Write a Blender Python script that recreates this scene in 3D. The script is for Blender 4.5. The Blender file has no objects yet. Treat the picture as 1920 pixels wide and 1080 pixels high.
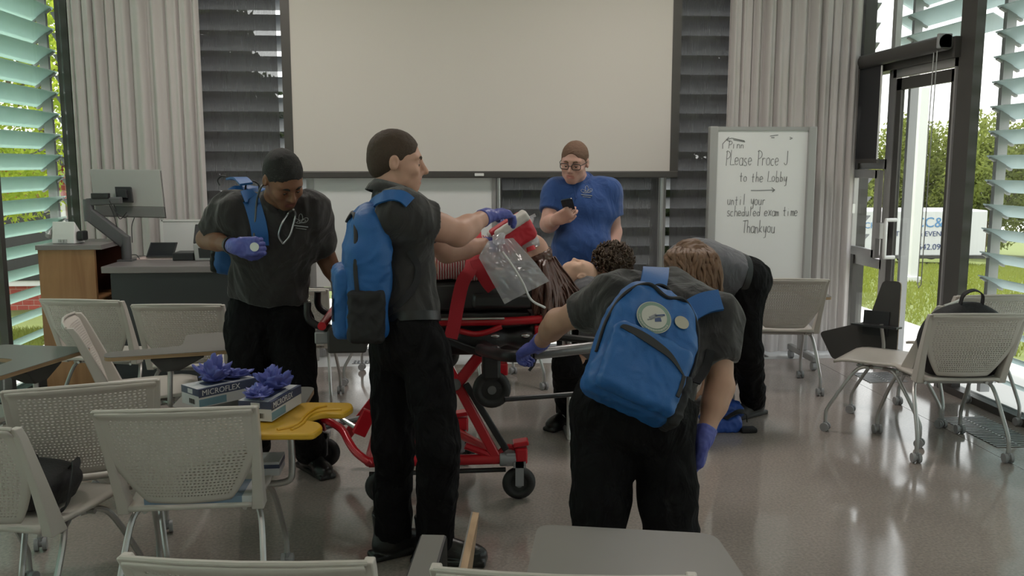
import bpy, bmesh, math, random
import numpy as np
from mathutils import Vector, Matrix, noise
random.seed(7); np.random.seed(7)
S = bpy.context.scene
COL = S.collection
# ------------------------------------------------------------------ camera
CAM_H = 1.62; FPX = 1675.0; YAW = math.radians(4.5); PITCH = math.atan(232 / FPX)
cd = bpy.data.cameras.new('camera'); cam = bpy.data.objects.new('camera', cd); COL.objects.link(cam)
cam.location = (0, 0, CAM_H); cam.rotation_euler = (math.pi / 2 - PITCH, 0, -YAW)
cd.sensor_width = 36; cd.lens = 36 * FPX / 1920; cd.clip_start = 0.05; cd.clip_end = 300
S.camera = cam
FWD = Vector((math.sin(YAW) * math.cos(PITCH), math.cos(YAW) * math.cos(PITCH), -math.sin(PITCH)))
RGT = Vector((math.cos(YAW), -math.sin(YAW), 0)); UPV = RGT.cross(FWD); CPOS = Vector((0, 0, CAM_H))
def ray(px, py): return FWD + RGT * ((px - 960) / FPX) + UPV * ((540 - py) / FPX)
def D(px, py, d): return CPOS + ray(px, py) * d              # point seen at a pixel, d metres deep
def PZ(px, py, z=0.0):
    r = ray(px, py); return CPOS + r * ((z - CAM_H) / r.z)
def PY(px, py, y):
    r = ray(px, py); return CPOS + r * (y / r.y)
# ------------------------------------------------------------------ light
S.view_settings.view_transform = 'Standard'; S.view_settings.look = 'None'
S.view_settings.gamma = 1.0; S.view_settings.use_curve_mapping = False
S.view_settings.exposure = 0.12
W = bpy.data.worlds.new('sky'); S.world = W; W.use_nodes = True
nt = W.node_tree; bg = nt.nodes['Background']
tc = nt.nodes.new('ShaderNodeTexCoord'); sp = nt.nodes.new('ShaderNodeSeparateXYZ'); rp = nt.nodes.new('ShaderNodeValToRGB')
nt.links.new(tc.outputs['Generated'], sp.inputs[0]); nt.links.new(sp.outputs['Z'], rp.inputs[0]); nt.links.new(rp.outputs[0], bg.inputs[0])
rp.color_ramp.elements[0].position = 0.0; rp.color_ramp.elements[0].color = (1.0, 0.955, 0.935, 1)
rp.color_ramp.elements[1].position = 0.9; rp.color_ramp.elements[1].color = (0.92, 0.93, 1.0, 1)
bg.inputs[1].default_value = 2.4
sl = bpy.data.lights.new('sun', 'SUN'); sun = bpy.data.objects.new('sun', sl); COL.objects.link(sun)
sl.energy = 4.0; sl.angle = math.radians(2); sl.color = (1.0, 0.95, 0.85)
sun.rotation_euler = Vector((0.16, -0.22, -1.0)).to_track_quat('-Z', 'Y').to_euler()
CEIL = 3.6; XL = -2.95; XR = 3.64; YB = 7.6; YF = -3.2
ADDED_LAMP_W = (5.0, 7.0, 26.0)  # power per row of the added ceiling panels, front to back
# ------------------------------------------------------------------ helpers
def setp(o, **k):
    for a, b in k.items(): o[a] = b
    return o
WORLDTHING = set()
def thing(name, label, cat, loc=(0, 0, 0), group=None, rotz=0, local=False):
    o = bpy.data.objects.new(name, None); COL.objects.link(o); o.empty_display_size = 0.1
    o.location = loc; o.rotation_euler = (0, 0, rotz); o['label'] = label; o['category'] = cat
    if group: o['group'] = group
    if not local: WORLDTHING.add(o.name)
    return o
def tag(o, label, cat, group=None):
    o['label'] = label; o['category'] = cat
    if group: o['group'] = group
    return o
def attach(o, parent):
    if parent is None: return
    o.parent = parent
    if parent.name in WORLDTHING:
        o.matrix_parent_inverse = (Matrix.Translation(parent.location) @ Matrix.Rotation(parent.rotation_euler.z, 4, 'Z')).inverted()
def link_mesh(name, me, mat, parent=None, smooth=True, angle=None):
    o = bpy.data.objects.new(name, me); COL.objects.link(o)
    if mat is not None:
        for m in (mat if isinstance(mat, (list, tuple)) else [mat]): me.materials.append(m)
    if smooth:
        me.polygons.foreach_set('use_smooth', [True] * len(me.polygons))
        if angle is not None and hasattr(me, 'set_sharp_from_angle'): me.set_sharp_from_angle(angle=math.radians(angle))
    attach(o, parent)
    return o
def frame(d, hint=(0, 0, 1)):
    d = Vector(d).normalized(); h = Vector(hint)
    if abs(d.dot(h.normalized())) > 0.98: h = Vector((0, 1, 0)) if abs(d.y) < 0.9 else Vector((1, 0, 0))
    x = h.cross(d).normalized(); y = d.cross(x)
    return x, y, d
class MB:
    def __init__(s): s.v = []; s.f = []; s.m = []; s.cur = 0
    def add(s, vs, fs):
        b = len(s.v); s.v += [tuple(v) for v in vs]; s.f += [tuple(b + i for i in f) for f in fs]; s.m += [s.cur] * len(fs); return s
    def box(s, lo, hi, M=None):
        c = [Vector((x, y, z)) for z in (lo[2], hi[2]) for y in (lo[1], hi[1]) for x in (lo[0], hi[0])]
        if M is not None: c = [M @ p for p in c]
        return s.add(c, [(0, 2, 3, 1), (4, 5, 7, 6), (0, 1, 5, 4), (1, 3, 7, 5), (3, 2, 6, 7), (2, 0, 4, 6)])
    def bar(s, a, b, w, h, hint=(0, 0, 1)):              # rectangular bar from a to b
        a = Vector(a); b = Vector(b); x, y, d = frame(b - a, hint); c = []
        for p in (a, b):
            for sx, sy in ((-1, -1), (1, -1), (1, 1), (-1, 1)): c.append(p + x * sx * w / 2 + y * sy * h / 2)
        return s.add(c, [(3, 2, 1, 0), (4, 5, 6, 7), (0, 1, 5, 4), (1, 2, 6, 5), (2, 3, 7, 6), (3, 0, 4, 7)])
    def cyl(s, a, b, r, r2=None, n=14):
        return s.tube([a, b], [r, r if r2 is None else r2], n)
    def tube(s, pts, r, n=10, closed=False, flat=None, hint=(0, 0, 1)):
        pts = [Vector(p) for p in pts]; k = len(pts); rr = r if isinstance(r, (list, tuple)) else [r] * k
        rings = []; px = None
        for i, p in enumerate(pts):
            if closed: t = pts[(i + 1) % k] - pts[i - 1]
            else: t = pts[min(i + 1, k - 1)] - pts[max(i - 1, 0)]
            t = t.normalized() if t.length > 1e-9 else Vector((0, 0, 1))
            if px is None: x, y, _ = frame(t, hint)
            else:
                x = px - t * px.dot(t)
                x = x.normalized() if x.length > 1e-6 else frame(t)[0]
                y = t.cross(x)
            px = x
            fx, fy = (1, 1) if flat is None else flat
            rings.append([p + x * math.cos(2 * math.pi * j / n) * rr[i] * fx + y * math.sin(2 * math.pi * j / n) * rr[i] * fy for j in range(n)])
        return s.loft(rings, closed)
    def loft(s, rings, closed=False, caps=True):
        n = len(rings[0]); vs = [p for r in rings for p in r]; fs = []; k = len(rings)
        for i in range(k if closed else k - 1):
            for j in range(n):
                a = i * n + j; b = i * n + (j + 1) % n; c = ((i + 1) % k) * n + (j + 1) % n; d = ((i + 1) % k) * n + j
                fs.append((a, b, c, d))
        if not closed and caps: fs.append(tuple(range(n - 1, -1, -1))); fs.append(tuple((k - 1) * n + j for j in range(n)))
        return s.add(vs, fs)
    def strip(s, pts, widths, across, thick=0.003):       # a flat strap: pts along, across = width direction (one or list), given thickness
        pts = [Vector(p) for p in pts]; k = len(pts); rings = []
        for i, p in enumerate(pts):
            t = (pts[min(i + 1, k - 1)] - pts[max(i - 1, 0)]).normalized()
            a = Vector(across[i] if isinstance(across, list) else across); a = (a - t * a.dot(t)).normalized(); nn = t.cross(a)
            w = widths[i] if isinstance(widths, (list, tuple)) else widths
            rings.append([p - a * w / 2 - nn * thick / 2, p + a * w / 2 - nn * thick / 2, p + a * w / 2 + nn * thick / 2, p - a * w / 2 + nn * thick / 2])
        return s.loft(rings)
    def prism(s, poly, a, b, M=None):                     # 2D polygon (x,y) extruded from z=a to z=b, then M
        n = len(poly); c = [Vector((x, y, z)) for z in (a, b) for x, y in poly]
        if M is not None: c = [M @ p for p in c]
        return s.add(c, [tuple(range(n - 1, -1, -1)), tuple(range(n, 2 * n))] + [(i, (i + 1) % n, n + (i + 1) % n, n + i) for i in range(n)])
    def ball(s, c, r, n=14, m=9, M=None):
        r = r if isinstance(r, (list, tuple)) else (r, r, r); c = Vector(c); vs = []; fs = []
        for i in range(m + 1):
            th = math.pi * i / m
            for j in range(n):
                ph = 2 * math.pi * j / n
                p = Vector((r[0] * math.sin(th) * math.cos(ph), r[1] * math.sin(th) * math.sin(ph), r[2] * math.cos(th)))
                if M is not None: p = M @ p
                vs.append(c + p)
        for i in range(m):
            for j in range(n):
                fs.append((i * n + j, (i + 1) * n + j, (i + 1) * n + (j + 1) % n, i * n + (j + 1) % n))
        return s.add(vs, fs)
    def grid(s, P, nu, nv):                               # P(i,j) -> point
        vs = [P(i, j) for j in range(nv + 1) for i in range(nu + 1)]
        fs = [(j * (nu + 1) + i, j * (nu + 1) + i + 1, (j + 1) * (nu + 1) + i + 1, (j + 1) * (nu + 1) + i) for j in range(nv) for i in range(nu)]
        return s.add(vs, fs)
    def mesh(s, name):
        me = bpy.data.meshes.new(name); me.from_pydata(s.v, [], s.f); me.update()
        bm = bmesh.new(); bm.from_mesh(me); bmesh.ops.recalc_face_normals(bm, faces=bm.faces); bm.to_mesh(me); bm.free()
        if any(s.m): me.polygons.foreach_set('material_index', s.m)
        return me
    def build(s, name, mat, parent=None, smooth=True, angle=40, bevel=0, solid=0, subd=0):
        o = link_mesh(name, s.mesh(name), mat, parent, smooth, angle)
        if solid:
            md = o.modifiers.new('thick', 'SOLIDIFY'); md.thickness = solid; md.offset = 0
        if bevel:
            md = o.modifiers.new('bevel', 'BEVEL'); md.width = bevel; md.segments = 2; md.limit_method = 'ANGLE'; md.angle_limit = math.radians(40)
        if subd:
            md = o.modifiers.new('subd', 'SUBSURF'); md.levels = subd; md.render_levels = subd
        return o
def rounded(poly, r, n=5):                                # round the corners of a 2D polygon
    out = []; k = len(poly)
    for i in range(k):
        p = Vector(poly[i]); a = Vector(poly[i - 1]) - p; b = Vector(poly[(i + 1) % k]) - p
        rr = min(r, a.length * .45, b.length * .45); A = p + a.normalized() * rr; B = p + b.normalized() * rr
        for t in range(n + 1):
            t /= n; q = A * (1 - t) ** 2 + p * 2 * t * (1 - t) + B * t * t; out.append((q.x, q.y))
    return out
def spline(pts, n=8):                                     # Catmull-Rom through points
    P = [Vector(p) for p in pts]; P = [P[0] * 2 - P[1]] + P + [P[-1] * 2 - P[-2]]; out = []
    for i in range(1, len(P) - 2):
        a, b, c, d = P[i - 1:i + 3]
        for j in range(n):
            t = j / n
            out.append(0.5 * (2 * b + (c - a) * t + (2 * a - 5 * b + 4 * c - d) * t * t + (3 * b - a - 3 * c + d) * t ** 3))
    out.append(P[-2]); return out
def copy_tree(o, parent=None):
    c = o.copy(); COL.objects.link(c)
    if parent is not None: c.parent = parent
    for ch in list(o.children): copy_tree(ch, c)
    return c
# ------------------------------------------------------------------ materials
MATS = {}
def mat(name, col, rough=0.5, metal=0.0, spec=0.5, noise_amt=0.0, noise_scale=20.0, bump=0.0, bump_scale=60.0, sheen=0.0, stretch=None, coat=0.0, sss=0.0, folds=None):
    m = bpy.data.materials.new(name); m.use_nodes = True; n = m.node_tree.nodes; l = m.node_tree.links; b = n['Principled BSDF']
    b.inputs['Base Color'].default_value = (*col, 1); b.inputs['Roughness'].default_value = rough; b.inputs['Metallic'].default_value = metal
    b.inputs['Specular IOR Level'].default_value = spec
    if sheen: b.inputs['Sheen Weight'].default_value = sheen
    if coat: b.inputs['Coat Weight'].default_value = coat; b.inputs['Coat Roughness'].default_value = 0.1
    if sss:
        b.inputs['Subsurface Weight'].default_value = sss; b.inputs['Subsurface Radius'].default_value = (0.02, 0.008, 0.004); b.inputs['Subsurface Scale'].default_value = 0.5
    t = n.new('ShaderNodeTexCoord'); mp = n.new('ShaderNodeMapping'); l.new(t.outputs['Object'], mp.inputs[0])
    if stretch: mp.inputs['Scale'].default_value = stretch
    if noise_amt:
        tx = n.new('ShaderNodeTexNoise'); tx.inputs['Scale'].default_value = noise_scale; tx.inputs['Detail'].default_value = 5; l.new(mp.outputs[0], tx.inputs['Vector'])
        mx = n.new('ShaderNodeMix'); mx.data_type = 'RGBA'; l.new(tx.outputs['Fac'], mx.inputs['Factor'])
        mx.inputs['A'].default_value = (*[max(0, c * (1 - noise_amt)) for c in col], 1); mx.inputs['B'].default_value = (*[min(1, c * (1 + noise_amt)) for c in col], 1)
        l.new(mx.outputs['Result'], b.inputs['Base Color'])
    if bump:
        t2 = n.new('ShaderNodeTexNoise'); t2.inputs['Scale'].default_value = bump_scale; t2.inputs['Detail'].default_value = 4; l.new(mp.outputs[0], t2.inputs['Vector'])
        bp = n.new('ShaderNodeBump'); bp.inputs['Strength'].default_value = bump; bp.inputs['Distance'].default_value = 0.01; l.new(t2.outputs['Fac'], bp.inputs['Height']); l.new(bp.outputs[0], b.inputs['Normal'])
    if folds:
        t3 = n.new('ShaderNodeTexNoise'); t3.inputs['Scale'].default_value = folds[0]; t3.inputs['Detail'].default_value = 3; t3.inputs['Distortion'].default_value = 1.2; mp3 = n.new('ShaderNodeMapping'); mp3.inputs['Scale'].default_value = (1, 1, .55); l.new(t.outputs['Object'], mp3.inputs[0]); l.new(mp3.outputs[0], t3.inputs['Vector'])
        b3 = n.new('ShaderNodeBump'); b3.inputs['Strength'].default_value = folds[1]; b3.inputs['Distance'].default_value = .05; l.new(t3.outputs['Fac'], b3.inputs['Height'])
        if bump: l.new(b3.outputs[0], bp.inputs['Normal'])
        else: l.new(b3.outputs[0], b.inputs['Normal'])
    MATS[name] = m
    return m
def mixmat(name, parts):                                  # parts: list of (shader type, inputs, weight) mixed in order
    m = bpy.data.materials.new(name); m.use_nodes = True; n = m.node_tree.nodes; l = m.node_tree.links; n.remove(n['Principled BSDF']); out = n['Material Output']; prev = None
    for typ, inp, w in parts:
        s = n.new('ShaderNodeBsdf' + typ)
        for k, v in inp.items(): s.inputs[k].default_value = v
        if prev is None: prev = s.outputs[0]
        else:
            mx = n.new('ShaderNodeMixShader'); mx.inputs[0].default_value = w; l.new(prev, mx.inputs[1]); l.new(s.outputs[0], mx.inputs[2]); prev = mx.outputs[0]
    l.new(prev, out.inputs[0]); return m
def wood(name, c1, c2, scale=(3, 40, 3), rough=0.45):
    m = mat(name, c1, rough); n = m.node_tree.nodes; l = m.node_tree.links; b = n['Principled BSDF']; mp = [x for x in n if x.type == 'MAPPING'][0]; mp.inputs['Scale'].default_value = scale
    tx = n.new('ShaderNodeTexNoise'); tx.inputs['Scale'].default_value = 1.0; tx.inputs['Detail'].default_value = 6; tx.inputs['Distortion'].default_value = 1.0; l.new(mp.outputs[0], tx.inputs['Vector'])
    r = n.new('ShaderNodeValToRGB'); r.color_ramp.elements[0].position = .35; r.color_ramp.elements[0].color = (*c2, 1); r.color_ramp.elements[1].position = .65; r.color_ramp.elements[1].color = (*c1, 1)
    l.new(tx.outputs['Fac'], r.inputs[0]); l.new(r.outputs[0], b.inputs['Base Color']); return m
M_chair = mat('chair_plastic', (.55, .51, .47), .42, noise_amt=.03, noise_scale=6)
M_tube = mat('grey_metal_tube', (.50, .49, .48), .32, .75)
M_caster = mat('caster_grey', (.32, .32, .33), .45)
M_black = mat('black_plastic', (.018, .018, .02), .4)
M_rubber = mat('black_rubber', (.02, .02, .02), .6)
M_dark = mat('dark_underside', (.045, .042, .04), .5)
M_tabtop = mat('grey_laminate', (.19, .18, .168), .38, noise_amt=.04, noise_scale=9)
M_ply = wood('plywood_edge', (.45, .30, .18), (.30, .19, .10), (3, 3, 160))
M_armgrey = mat('dark_grey_arm', (.11, .11, .115), .45, .2)
M_bracket = mat('louvre_bracket', (.33, .33, .34), .45, .4)
M_steel = mat('brushed_steel', (.55, .55, .55), .3, .9)
M_alu = mat('satin_aluminium', (.42, .41, .41), .4, .6)
M_bronze = mat('dark_bronze_frame', (.075, .07, .066), .45, .3)
M_white = mat('white_plastic', (.75, .75, .74), .4)
M_red = mat('red_powder_coat', (.50, .012, .022), .3, .1, coat=.3)
M_glass = mixmat('window_glass', [('Transparent', {'Color': (.93, .96, .95, 1)}, 0), ('Glossy', {'Roughness': .02, 'Color': (1, 1, 1, 1)}, .05)])
M_clear = mixmat('clear_plastic', [('Transparent', {'Color': (.92, .95, .97, 1)}, 0), ('Glossy', {'Roughness': .14, 'Color': (1, 1, 1, 1)}, .12), ('Translucent', {'Color': (.80, .80, .84, 1)}, .22), ('Diffuse', {'Color': (.70, .70, .74, 1)}, .12)])
# ================================================================== the room
def struct(o): o['kind'] = 'structure'; return o
def concrete():
    m = mat('polished_concrete', (.27, .25, .235), .16); n = m.node_tree.nodes; l = m.node_tree.links; b = n['Principled BSDF']
    t = [x for x in n if x.type == 'TEX_COORD'][0]
    def nz(sc, det, lo, hi, c1, c2):
        x = n.new('ShaderNodeTexNoise'); x.inputs['Scale'].default_value = sc; x.inputs['Detail'].default_value = det; l.new(t.outputs['Object'], x.inputs['Vector'])
        r = n.new('ShaderNodeValToRGB'); r.color_ramp.elements[0].position = lo; r.color_ramp.elements[1].position = hi; r.color_ramp.elements[0].color = (*c1, 1); r.color_ramp.elements[1].color = (*c2, 1)
        l.new(x.outputs['Fac'], r.inputs[0]); return r
    base = nz(1.3, 6, .3, .7, (.290, .252, .232), (.360, .316, .292))
    v = n.new('ShaderNodeTexVoronoi'); v.inputs['Scale'].default_value = 46; l.new(t.outputs['Object'], v.inputs['Vector'])
    vr = n.new('ShaderNodeValToRGB'); vr.color_ramp.elements[0].position = .10; vr.color_ramp.elements[0].color = (1, 1, 1, 1); vr.color_ramp.elements[1].position = .20; vr.color_ramp.elements[1].color = (0, 0, 0, 1)
    l.new(v.outputs['Distance'], vr.inputs[0])
    sc = n.new('ShaderNodeSeparateColor'); l.new(v.outputs['Color'], sc.inputs[0])
    gt = n.new('ShaderNodeMath'); gt.operation = 'GREATER_THAN'; gt.inputs[1].default_value = .72; l.new(sc.outputs[0], gt.inputs[0])
    mu = n.new('ShaderNodeMath'); mu.operation = 'MULTIPLY'; l.new(gt.outputs[0], mu.inputs[0]); l.new(vr.outputs[0], mu.inputs[1])
    fine = nz(75, 3, .35, .65, (.86, .86, .86), (1.12, 1.1, 1.08))
    m1 = n.new('ShaderNodeMix'); m1.data_type = 'RGBA'; m1.blend_type = 'MULTIPLY'; m1.inputs['Factor'].default_value = 1; l.new(base.outputs[0], m1.inputs['A']); l.new(fine.outputs[0], m1.inputs['B'])
    m2 = n.new('ShaderNodeMix'); m2.data_type = 'RGBA'; l.new(mu.outputs[0], m2.inputs['Factor']); l.new(m1.outputs['Result'], m2.inputs['A']); m2.inputs['B'].default_value = (.38, .36, .33, 1)
    l.new(m2.outputs['Result'], b.inputs['Base Color'])
    rr = nz(2.2, 4, .3, .7, (.06, .06, .06), (.16, .16, .16)); l.new(rr.outputs[0], b.inputs['Roughness'])
    return m
M_conc = concrete()
M_wall = mat('white_wall', (.62, .60, .57), .7)
M_trench = mat('trench_cover', (.60, .60, .60), .22)
struct(MB().box((XL - .1, YF, -.15), (XR - .55, YB - .45, 0)).build('floor', M_conc, smooth=False))
struct(MB().box((XL - .1, YF - .1, CEIL), (XR + .1, YB + .1, CEIL + .15)).build('ceiling', M_wall, smooth=False))
struct(MB().box((XL - .1, YF - .2, -.15), (XR + .1, YF, CEIL)).build('wall_front', M_wall, smooth=False))
# perimeter trench cover strips along the back and right glass
struct(MB().box((XL - .1, YB - .446, -.15), (XR + .08, YB + .06, 0)).build('trim_1', M_trench, smooth=False))
struct(MB().box((XR - .546, YF, -.15), (XR + .08, YB - .45, 0)).build('trim_2', M_conc, smooth=False))
def floor_vent(x0, x1, y0, y1, lab, along='x'):
    t = thing('floor_vent', lab, 'vent', ((x0 + x1) / 2, (y0 + y1) / 2, 0), 'slotted floor vents in the trench')
    MB().box((x0, y0, .0005), (x1, y1, .002)).build('backing', M_black, t, smooth=False)
    m = MB(); k = int((x1 - x0) / .03) if along == 'x' else int((y1 - y0) / .03)
    for i in range(k + 1):
        if along == 'x': x = x0 + (x1 - x0) * i / k; m.box((x - .006, y0, .002), (x + .006, y1, .005))
        else: y = y0 + (y1 - y0) * i / k; m.box((x0, y - .006, .002), (x1, y + .006, .005))
    m.box((x0, (y0 + y1) / 2 - .006, .002), (x1, (y0 + y1) / 2 + .006, .005)) if along == 'x' else m.box(((x0 + x1) / 2 - .006, y0, .002), ((x0 + x1) / 2 + .006, y1, .005))
    m.build('grille', M_alu, t, smooth=False)
floor_vent(-.74, -.38, 7.24, 7.36, 'slotted floor vent in the bright strip behind the red stretcher')
floor_vent(2.25, 2.75, 7.24, 7.36, 'slotted floor vent below the rolling whiteboard')
floor_vent(3.18, 3.48, 4.75, 5.35, 'slotted floor vent under the chair holding the bag at right', 'y')
floor_vent(3.18, 3.48, 6.3, 6.6, 'small slotted floor vent beside the glass door', 'y')
# ---- window walls: frames and panes
def pane_x(x, y0, y1, z0, z1, par): MB().box((x - .006, y0, z0), (x + .006, y1, z1)).build('pane', M_glass, par, smooth=False)
def pane_y(y, x0, x1, z0, z1, par): MB().box((x0, y - .006, z0), (x1, y + .006, z1)).build('pane', M_glass, par, smooth=False)
def root_struct(name, loc):
    o = bpy.data.objects.new(name, None); COL.objects.link(o); o.location = loc; o['kind'] = 'structure'; WORLDTHING.add(o.name); return o
# back wall window: four bays between mullions
wb = root_struct('window_1', (.3, YB, 0))
MX = [XL, -1.06, .46, 1.86, XR]
for i, x in enumerate(MX):
    MB().box((x - .05, YB - .07, 0), (x + .05, YB + .07, CEIL)).build('mullion', M_bronze if i in (0, 4) else M_alu, wb, smooth=False)
m = MB()
m.box((XL, YB - .05, 0), (XR, YB + .05, .06)); m.box((XL, YB - .05, CEIL - .1), (XR, YB + .05, CEIL)); m.build('sill_rail', M_alu, wb, smooth=False)
for a, b in zip(MX[:-1], MX[1:]): pane_y(YB, a + .05, b - .05, .06, CEIL - .1, wb)
# left wall window
wl = root_struct('window_2', (XL, 5, 0))
YL = [7.52, 6.20, 4.9, 3.4, 1.8, .2, -1.4, YF]
for y in YL:
    MB().box((XL - .06, y - .03, 0), (XL + .03, y + .03, CEIL)).build('mullion', M_bronze, wl, smooth=False)
m = MB(); m.box((XL - .05, YF, 0), (XL + .05, YB, .07)); m.box((XL - .05, YF, CEIL - .1), (XL + .05, YB, CEIL)); m.build('sill_rail', M_bronze, wl, smooth=False)
for a, b in zip(YL[1:], YL[:-1]): pane_x(XL - .02, a + .04, b - .04, .07, CEIL - .1, wl)
# right wall: fixed glazing toward the camera
wr = root_struct('window_3', (XR, 3, 0))
YR = [6.03, 3.6, 1.9, .2, -1.5, YF]
for i, y in enumerate(YR):
    w = .09 if i == 0 else .05
    MB().box((XR - .035, y - w, 0), (XR + .03, y + w, CEIL)).build('mullion', M_bronze, wr, smooth=False)
m = MB(); m.box((XR - .05, YF, 0), (XR + .05, 6.0, .05)); m.box((XR - .05, YF, CEIL - .1), (XR + .05, 6.0, CEIL)); m.build('sill_rail', M_bronze, wr, smooth=False)
for a, b in zip(YR[1:], YR[:-1]): pane_x(XR + .02, a + .04, b - .04, .05, CEIL - .1, wr)
# right wall: side light with an opening casement and a roller blind, then the glazed door, transom above
ws = root_struct('window_4', (XR, 7.3, 0))
m = MB()
for y in (7.62, 7.06): m.box((XR - .035, y - .03, 0), (XR + .012, y + .03, CEIL))
for z in (.06, .80, 1.62, 2.46): m.box((XR - .035, 7.06, z - .04), (XR + .012, 7.62, z + .04))
m.build('frame', M_alu, ws, smooth=False)
m = MB()
for y in (7.13, 7.56): m.box((XR - .075, y - .032, .85), (XR - .035, y + .032, 1.57))
for z in (.88, 1.54): m.box((XR - .075, 7.13, z - .035), (XR - .035, 7.56, z + .035))
cs = m.build('casement', M_alu, ws, smooth=False)
MB().box((XR - .095, 7.5, 1.2), (XR - .07, 7.53, 1.28)).build('latch', M_steel, cs, smooth=False)
pane_x(XR - .02, 7.1, 7.58, .1, .76, ws); pane_x(XR - .05, 7.15, 7.54, .9, 1.5, ws); pane_x(XR, 7.1, 7.58, 1.66, 2.42, ws); pane_x(XR, 7.1, 7.58, 2.5, CEIL - .1, ws)
dr = root_struct('door_1', (XR, 6.6, 0))
m = MB(); m.box((XR - .035, 6.98, 0), (XR + .012, 7.03, 2.36)); m.box((XR - .035, 6.145, 0), (XR + .012, 6.165, 2.36)); m.box((XR - .035, 6.145, 2.30), (XR + .012, 7.03, 2.36))
m.build('frame', M_alu, dr, smooth=False)
m = MB(); m.box((XR - .03, 6.90, .02), (XR + .0, 6.975, 2.29)); m.box((XR - .03, 6.17, .02), (XR + .0, 6.205, 2.29)); m.box((XR - .03, 6.17, .02), (XR + .0, 6.975, .15)); m.box((XR - .03, 6.17, 2.2), (XR + .0, 6.975, 2.29))
m.build('leaf', M_bronze, dr, smooth=False)
pane_x(XR - .012, 6.205, 6.90, .15, 2.2, dr)
MB().tube([(XR - .02, 6.88, 1.18), (XR - .11, 6.87, 1.18), (XR - .115, 6.86, 1.16), (XR - .115, 6.86, .90), (XR - .11, 6.87, .88), (XR - .02, 6.88, .88)], .016, 10).build('handle', M_white, dr)
MB().box((XR - .12, 6.95, 1.02), (XR - .05, 7.02, 1.15)).build('lock', M_alu, dr, smooth=False, bevel=.006)
wt = root_struct('window_5', (XR, 6.6, 2.5))
m = MB(); m.box((XR - .08, 6.1, 2.36), (XR + .06, 7.62, 2.50)); m.build('transom_bar', M_bronze, wt, smooth=False)
pane_x(XR, 6.1, 7.02, 2.5, CEIL - .1, wt)
rb = thing('roller_shade', 'dark grey roller shade half lowered over the side light beside the glass door', 'blind', (XR - .1, 7.33, 2.3))
M_shadesolid = mat('charcoal_shade_fabric', (.028, .027, .03), .75, bump=.15, bump_scale=400)
MB().cyl((XR - .13, 6.12, 2.46), (XR - .13, 7.64, 2.46), .055, n=18).build('roller_tube', M_bronze, rb)
MB().box((XR - .125, 7.04, 1.66), (XR - .12, 7.62, 2.44)).build('fabric', M_shadesolid, rb, smooth=False)
MB().box((XR - .135, 7.03, 1.63), (XR - .112, 7.63, 1.665)).build('hem_bar', M_bronze, rb, smooth=False)
MB().cyl((XR - .13, 7.035, 1.66), (XR - .13, 7.035, 2.40), .007).build('side_rod', M_white, rb)
MB().box((XR - .19, 6.12, 2.42), (XR - .09, 6.15, 2.52)).build('bracket', M_bracket, rb, smooth=False, bevel=.006)
ch = MB().tube([(XR - .15, 6.2, 2.45), (XR - .15, 6.22, .75), (XR - .15, 6.25, .72), (XR - .15, 6.27, .75), (XR - .14, 6.26, 2.45)], .004, 6).build('bead_chain', M_alu, rb)
# ---- dark roller shades on the back glass (an open weave that lets a little daylight through)
def shade_mat():
    m = mixmat('open_weave_shade', [('Diffuse', {'Color': (.095, .095, .10, 1)}, 0), ('Transparent', {'Color': (1, 1, 1, 1)}, .13)])
    n = m.node_tree.nodes; l = m.node_tree.links; mx = [x for x in n if x.type == 'MIX_SHADER'][0]
    t = n.new('ShaderNodeTexCoord'); mp = n.new('ShaderNodeMapping'); mp.inputs['Scale'].default_value = (160, 160, 6); l.new(t.outputs['Object'], mp.inputs[0])
    x = n.new('ShaderNodeTexNoise'); x.inputs['Scale'].default_value = 1; l.new(mp.outputs[0], x.inputs['Vector'])
    r = n.new('ShaderNodeMapRange'); r.inputs[1].default_value = .3; r.inputs[2].default_value = .7; r.inputs[3].default_value = .15; r.inputs[4].default_value = .24; l.new(x.outputs['Fac'], r.inputs[0]); l.new(r.outputs[0], mx.inputs[0]); return m
M_weave = shade_mat()
def back_shade(x0, x1, z0, lab):
    t = thing('roller_shade', lab, 'blind', ((x0 + x1) / 2, YB - .13, z0), 'dark shades on the back glass')
    MB().grid(lambda i, j: (x0 + (x1 - x0) * i / 6, YB - .13, z0 + (CEIL - .1 - z0) * j / 10), 6, 10).build('fabric', M_weave, t, smooth=False)
    MB().box((x0, YB - .145, z0 - .03), (x1, YB - .115, z0)).build('hem_bar', M_bronze, t, smooth=False)
    MB().cyl((x0, YB - .13, CEIL - .06), (x1, YB - .13, CEIL - .06), .035).build('roller_tube', M_bronze, t)
back_shade(XL + .08, -1.30, .34, 'dark woven roller shade left of the projection screen')
back_shade(.50, 1.83, .34, 'dark woven roller shade under the screen behind the man in blue')
back_shade(1.93, 3.2, .34, 'dark woven roller shade right of the projection screen')
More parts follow.
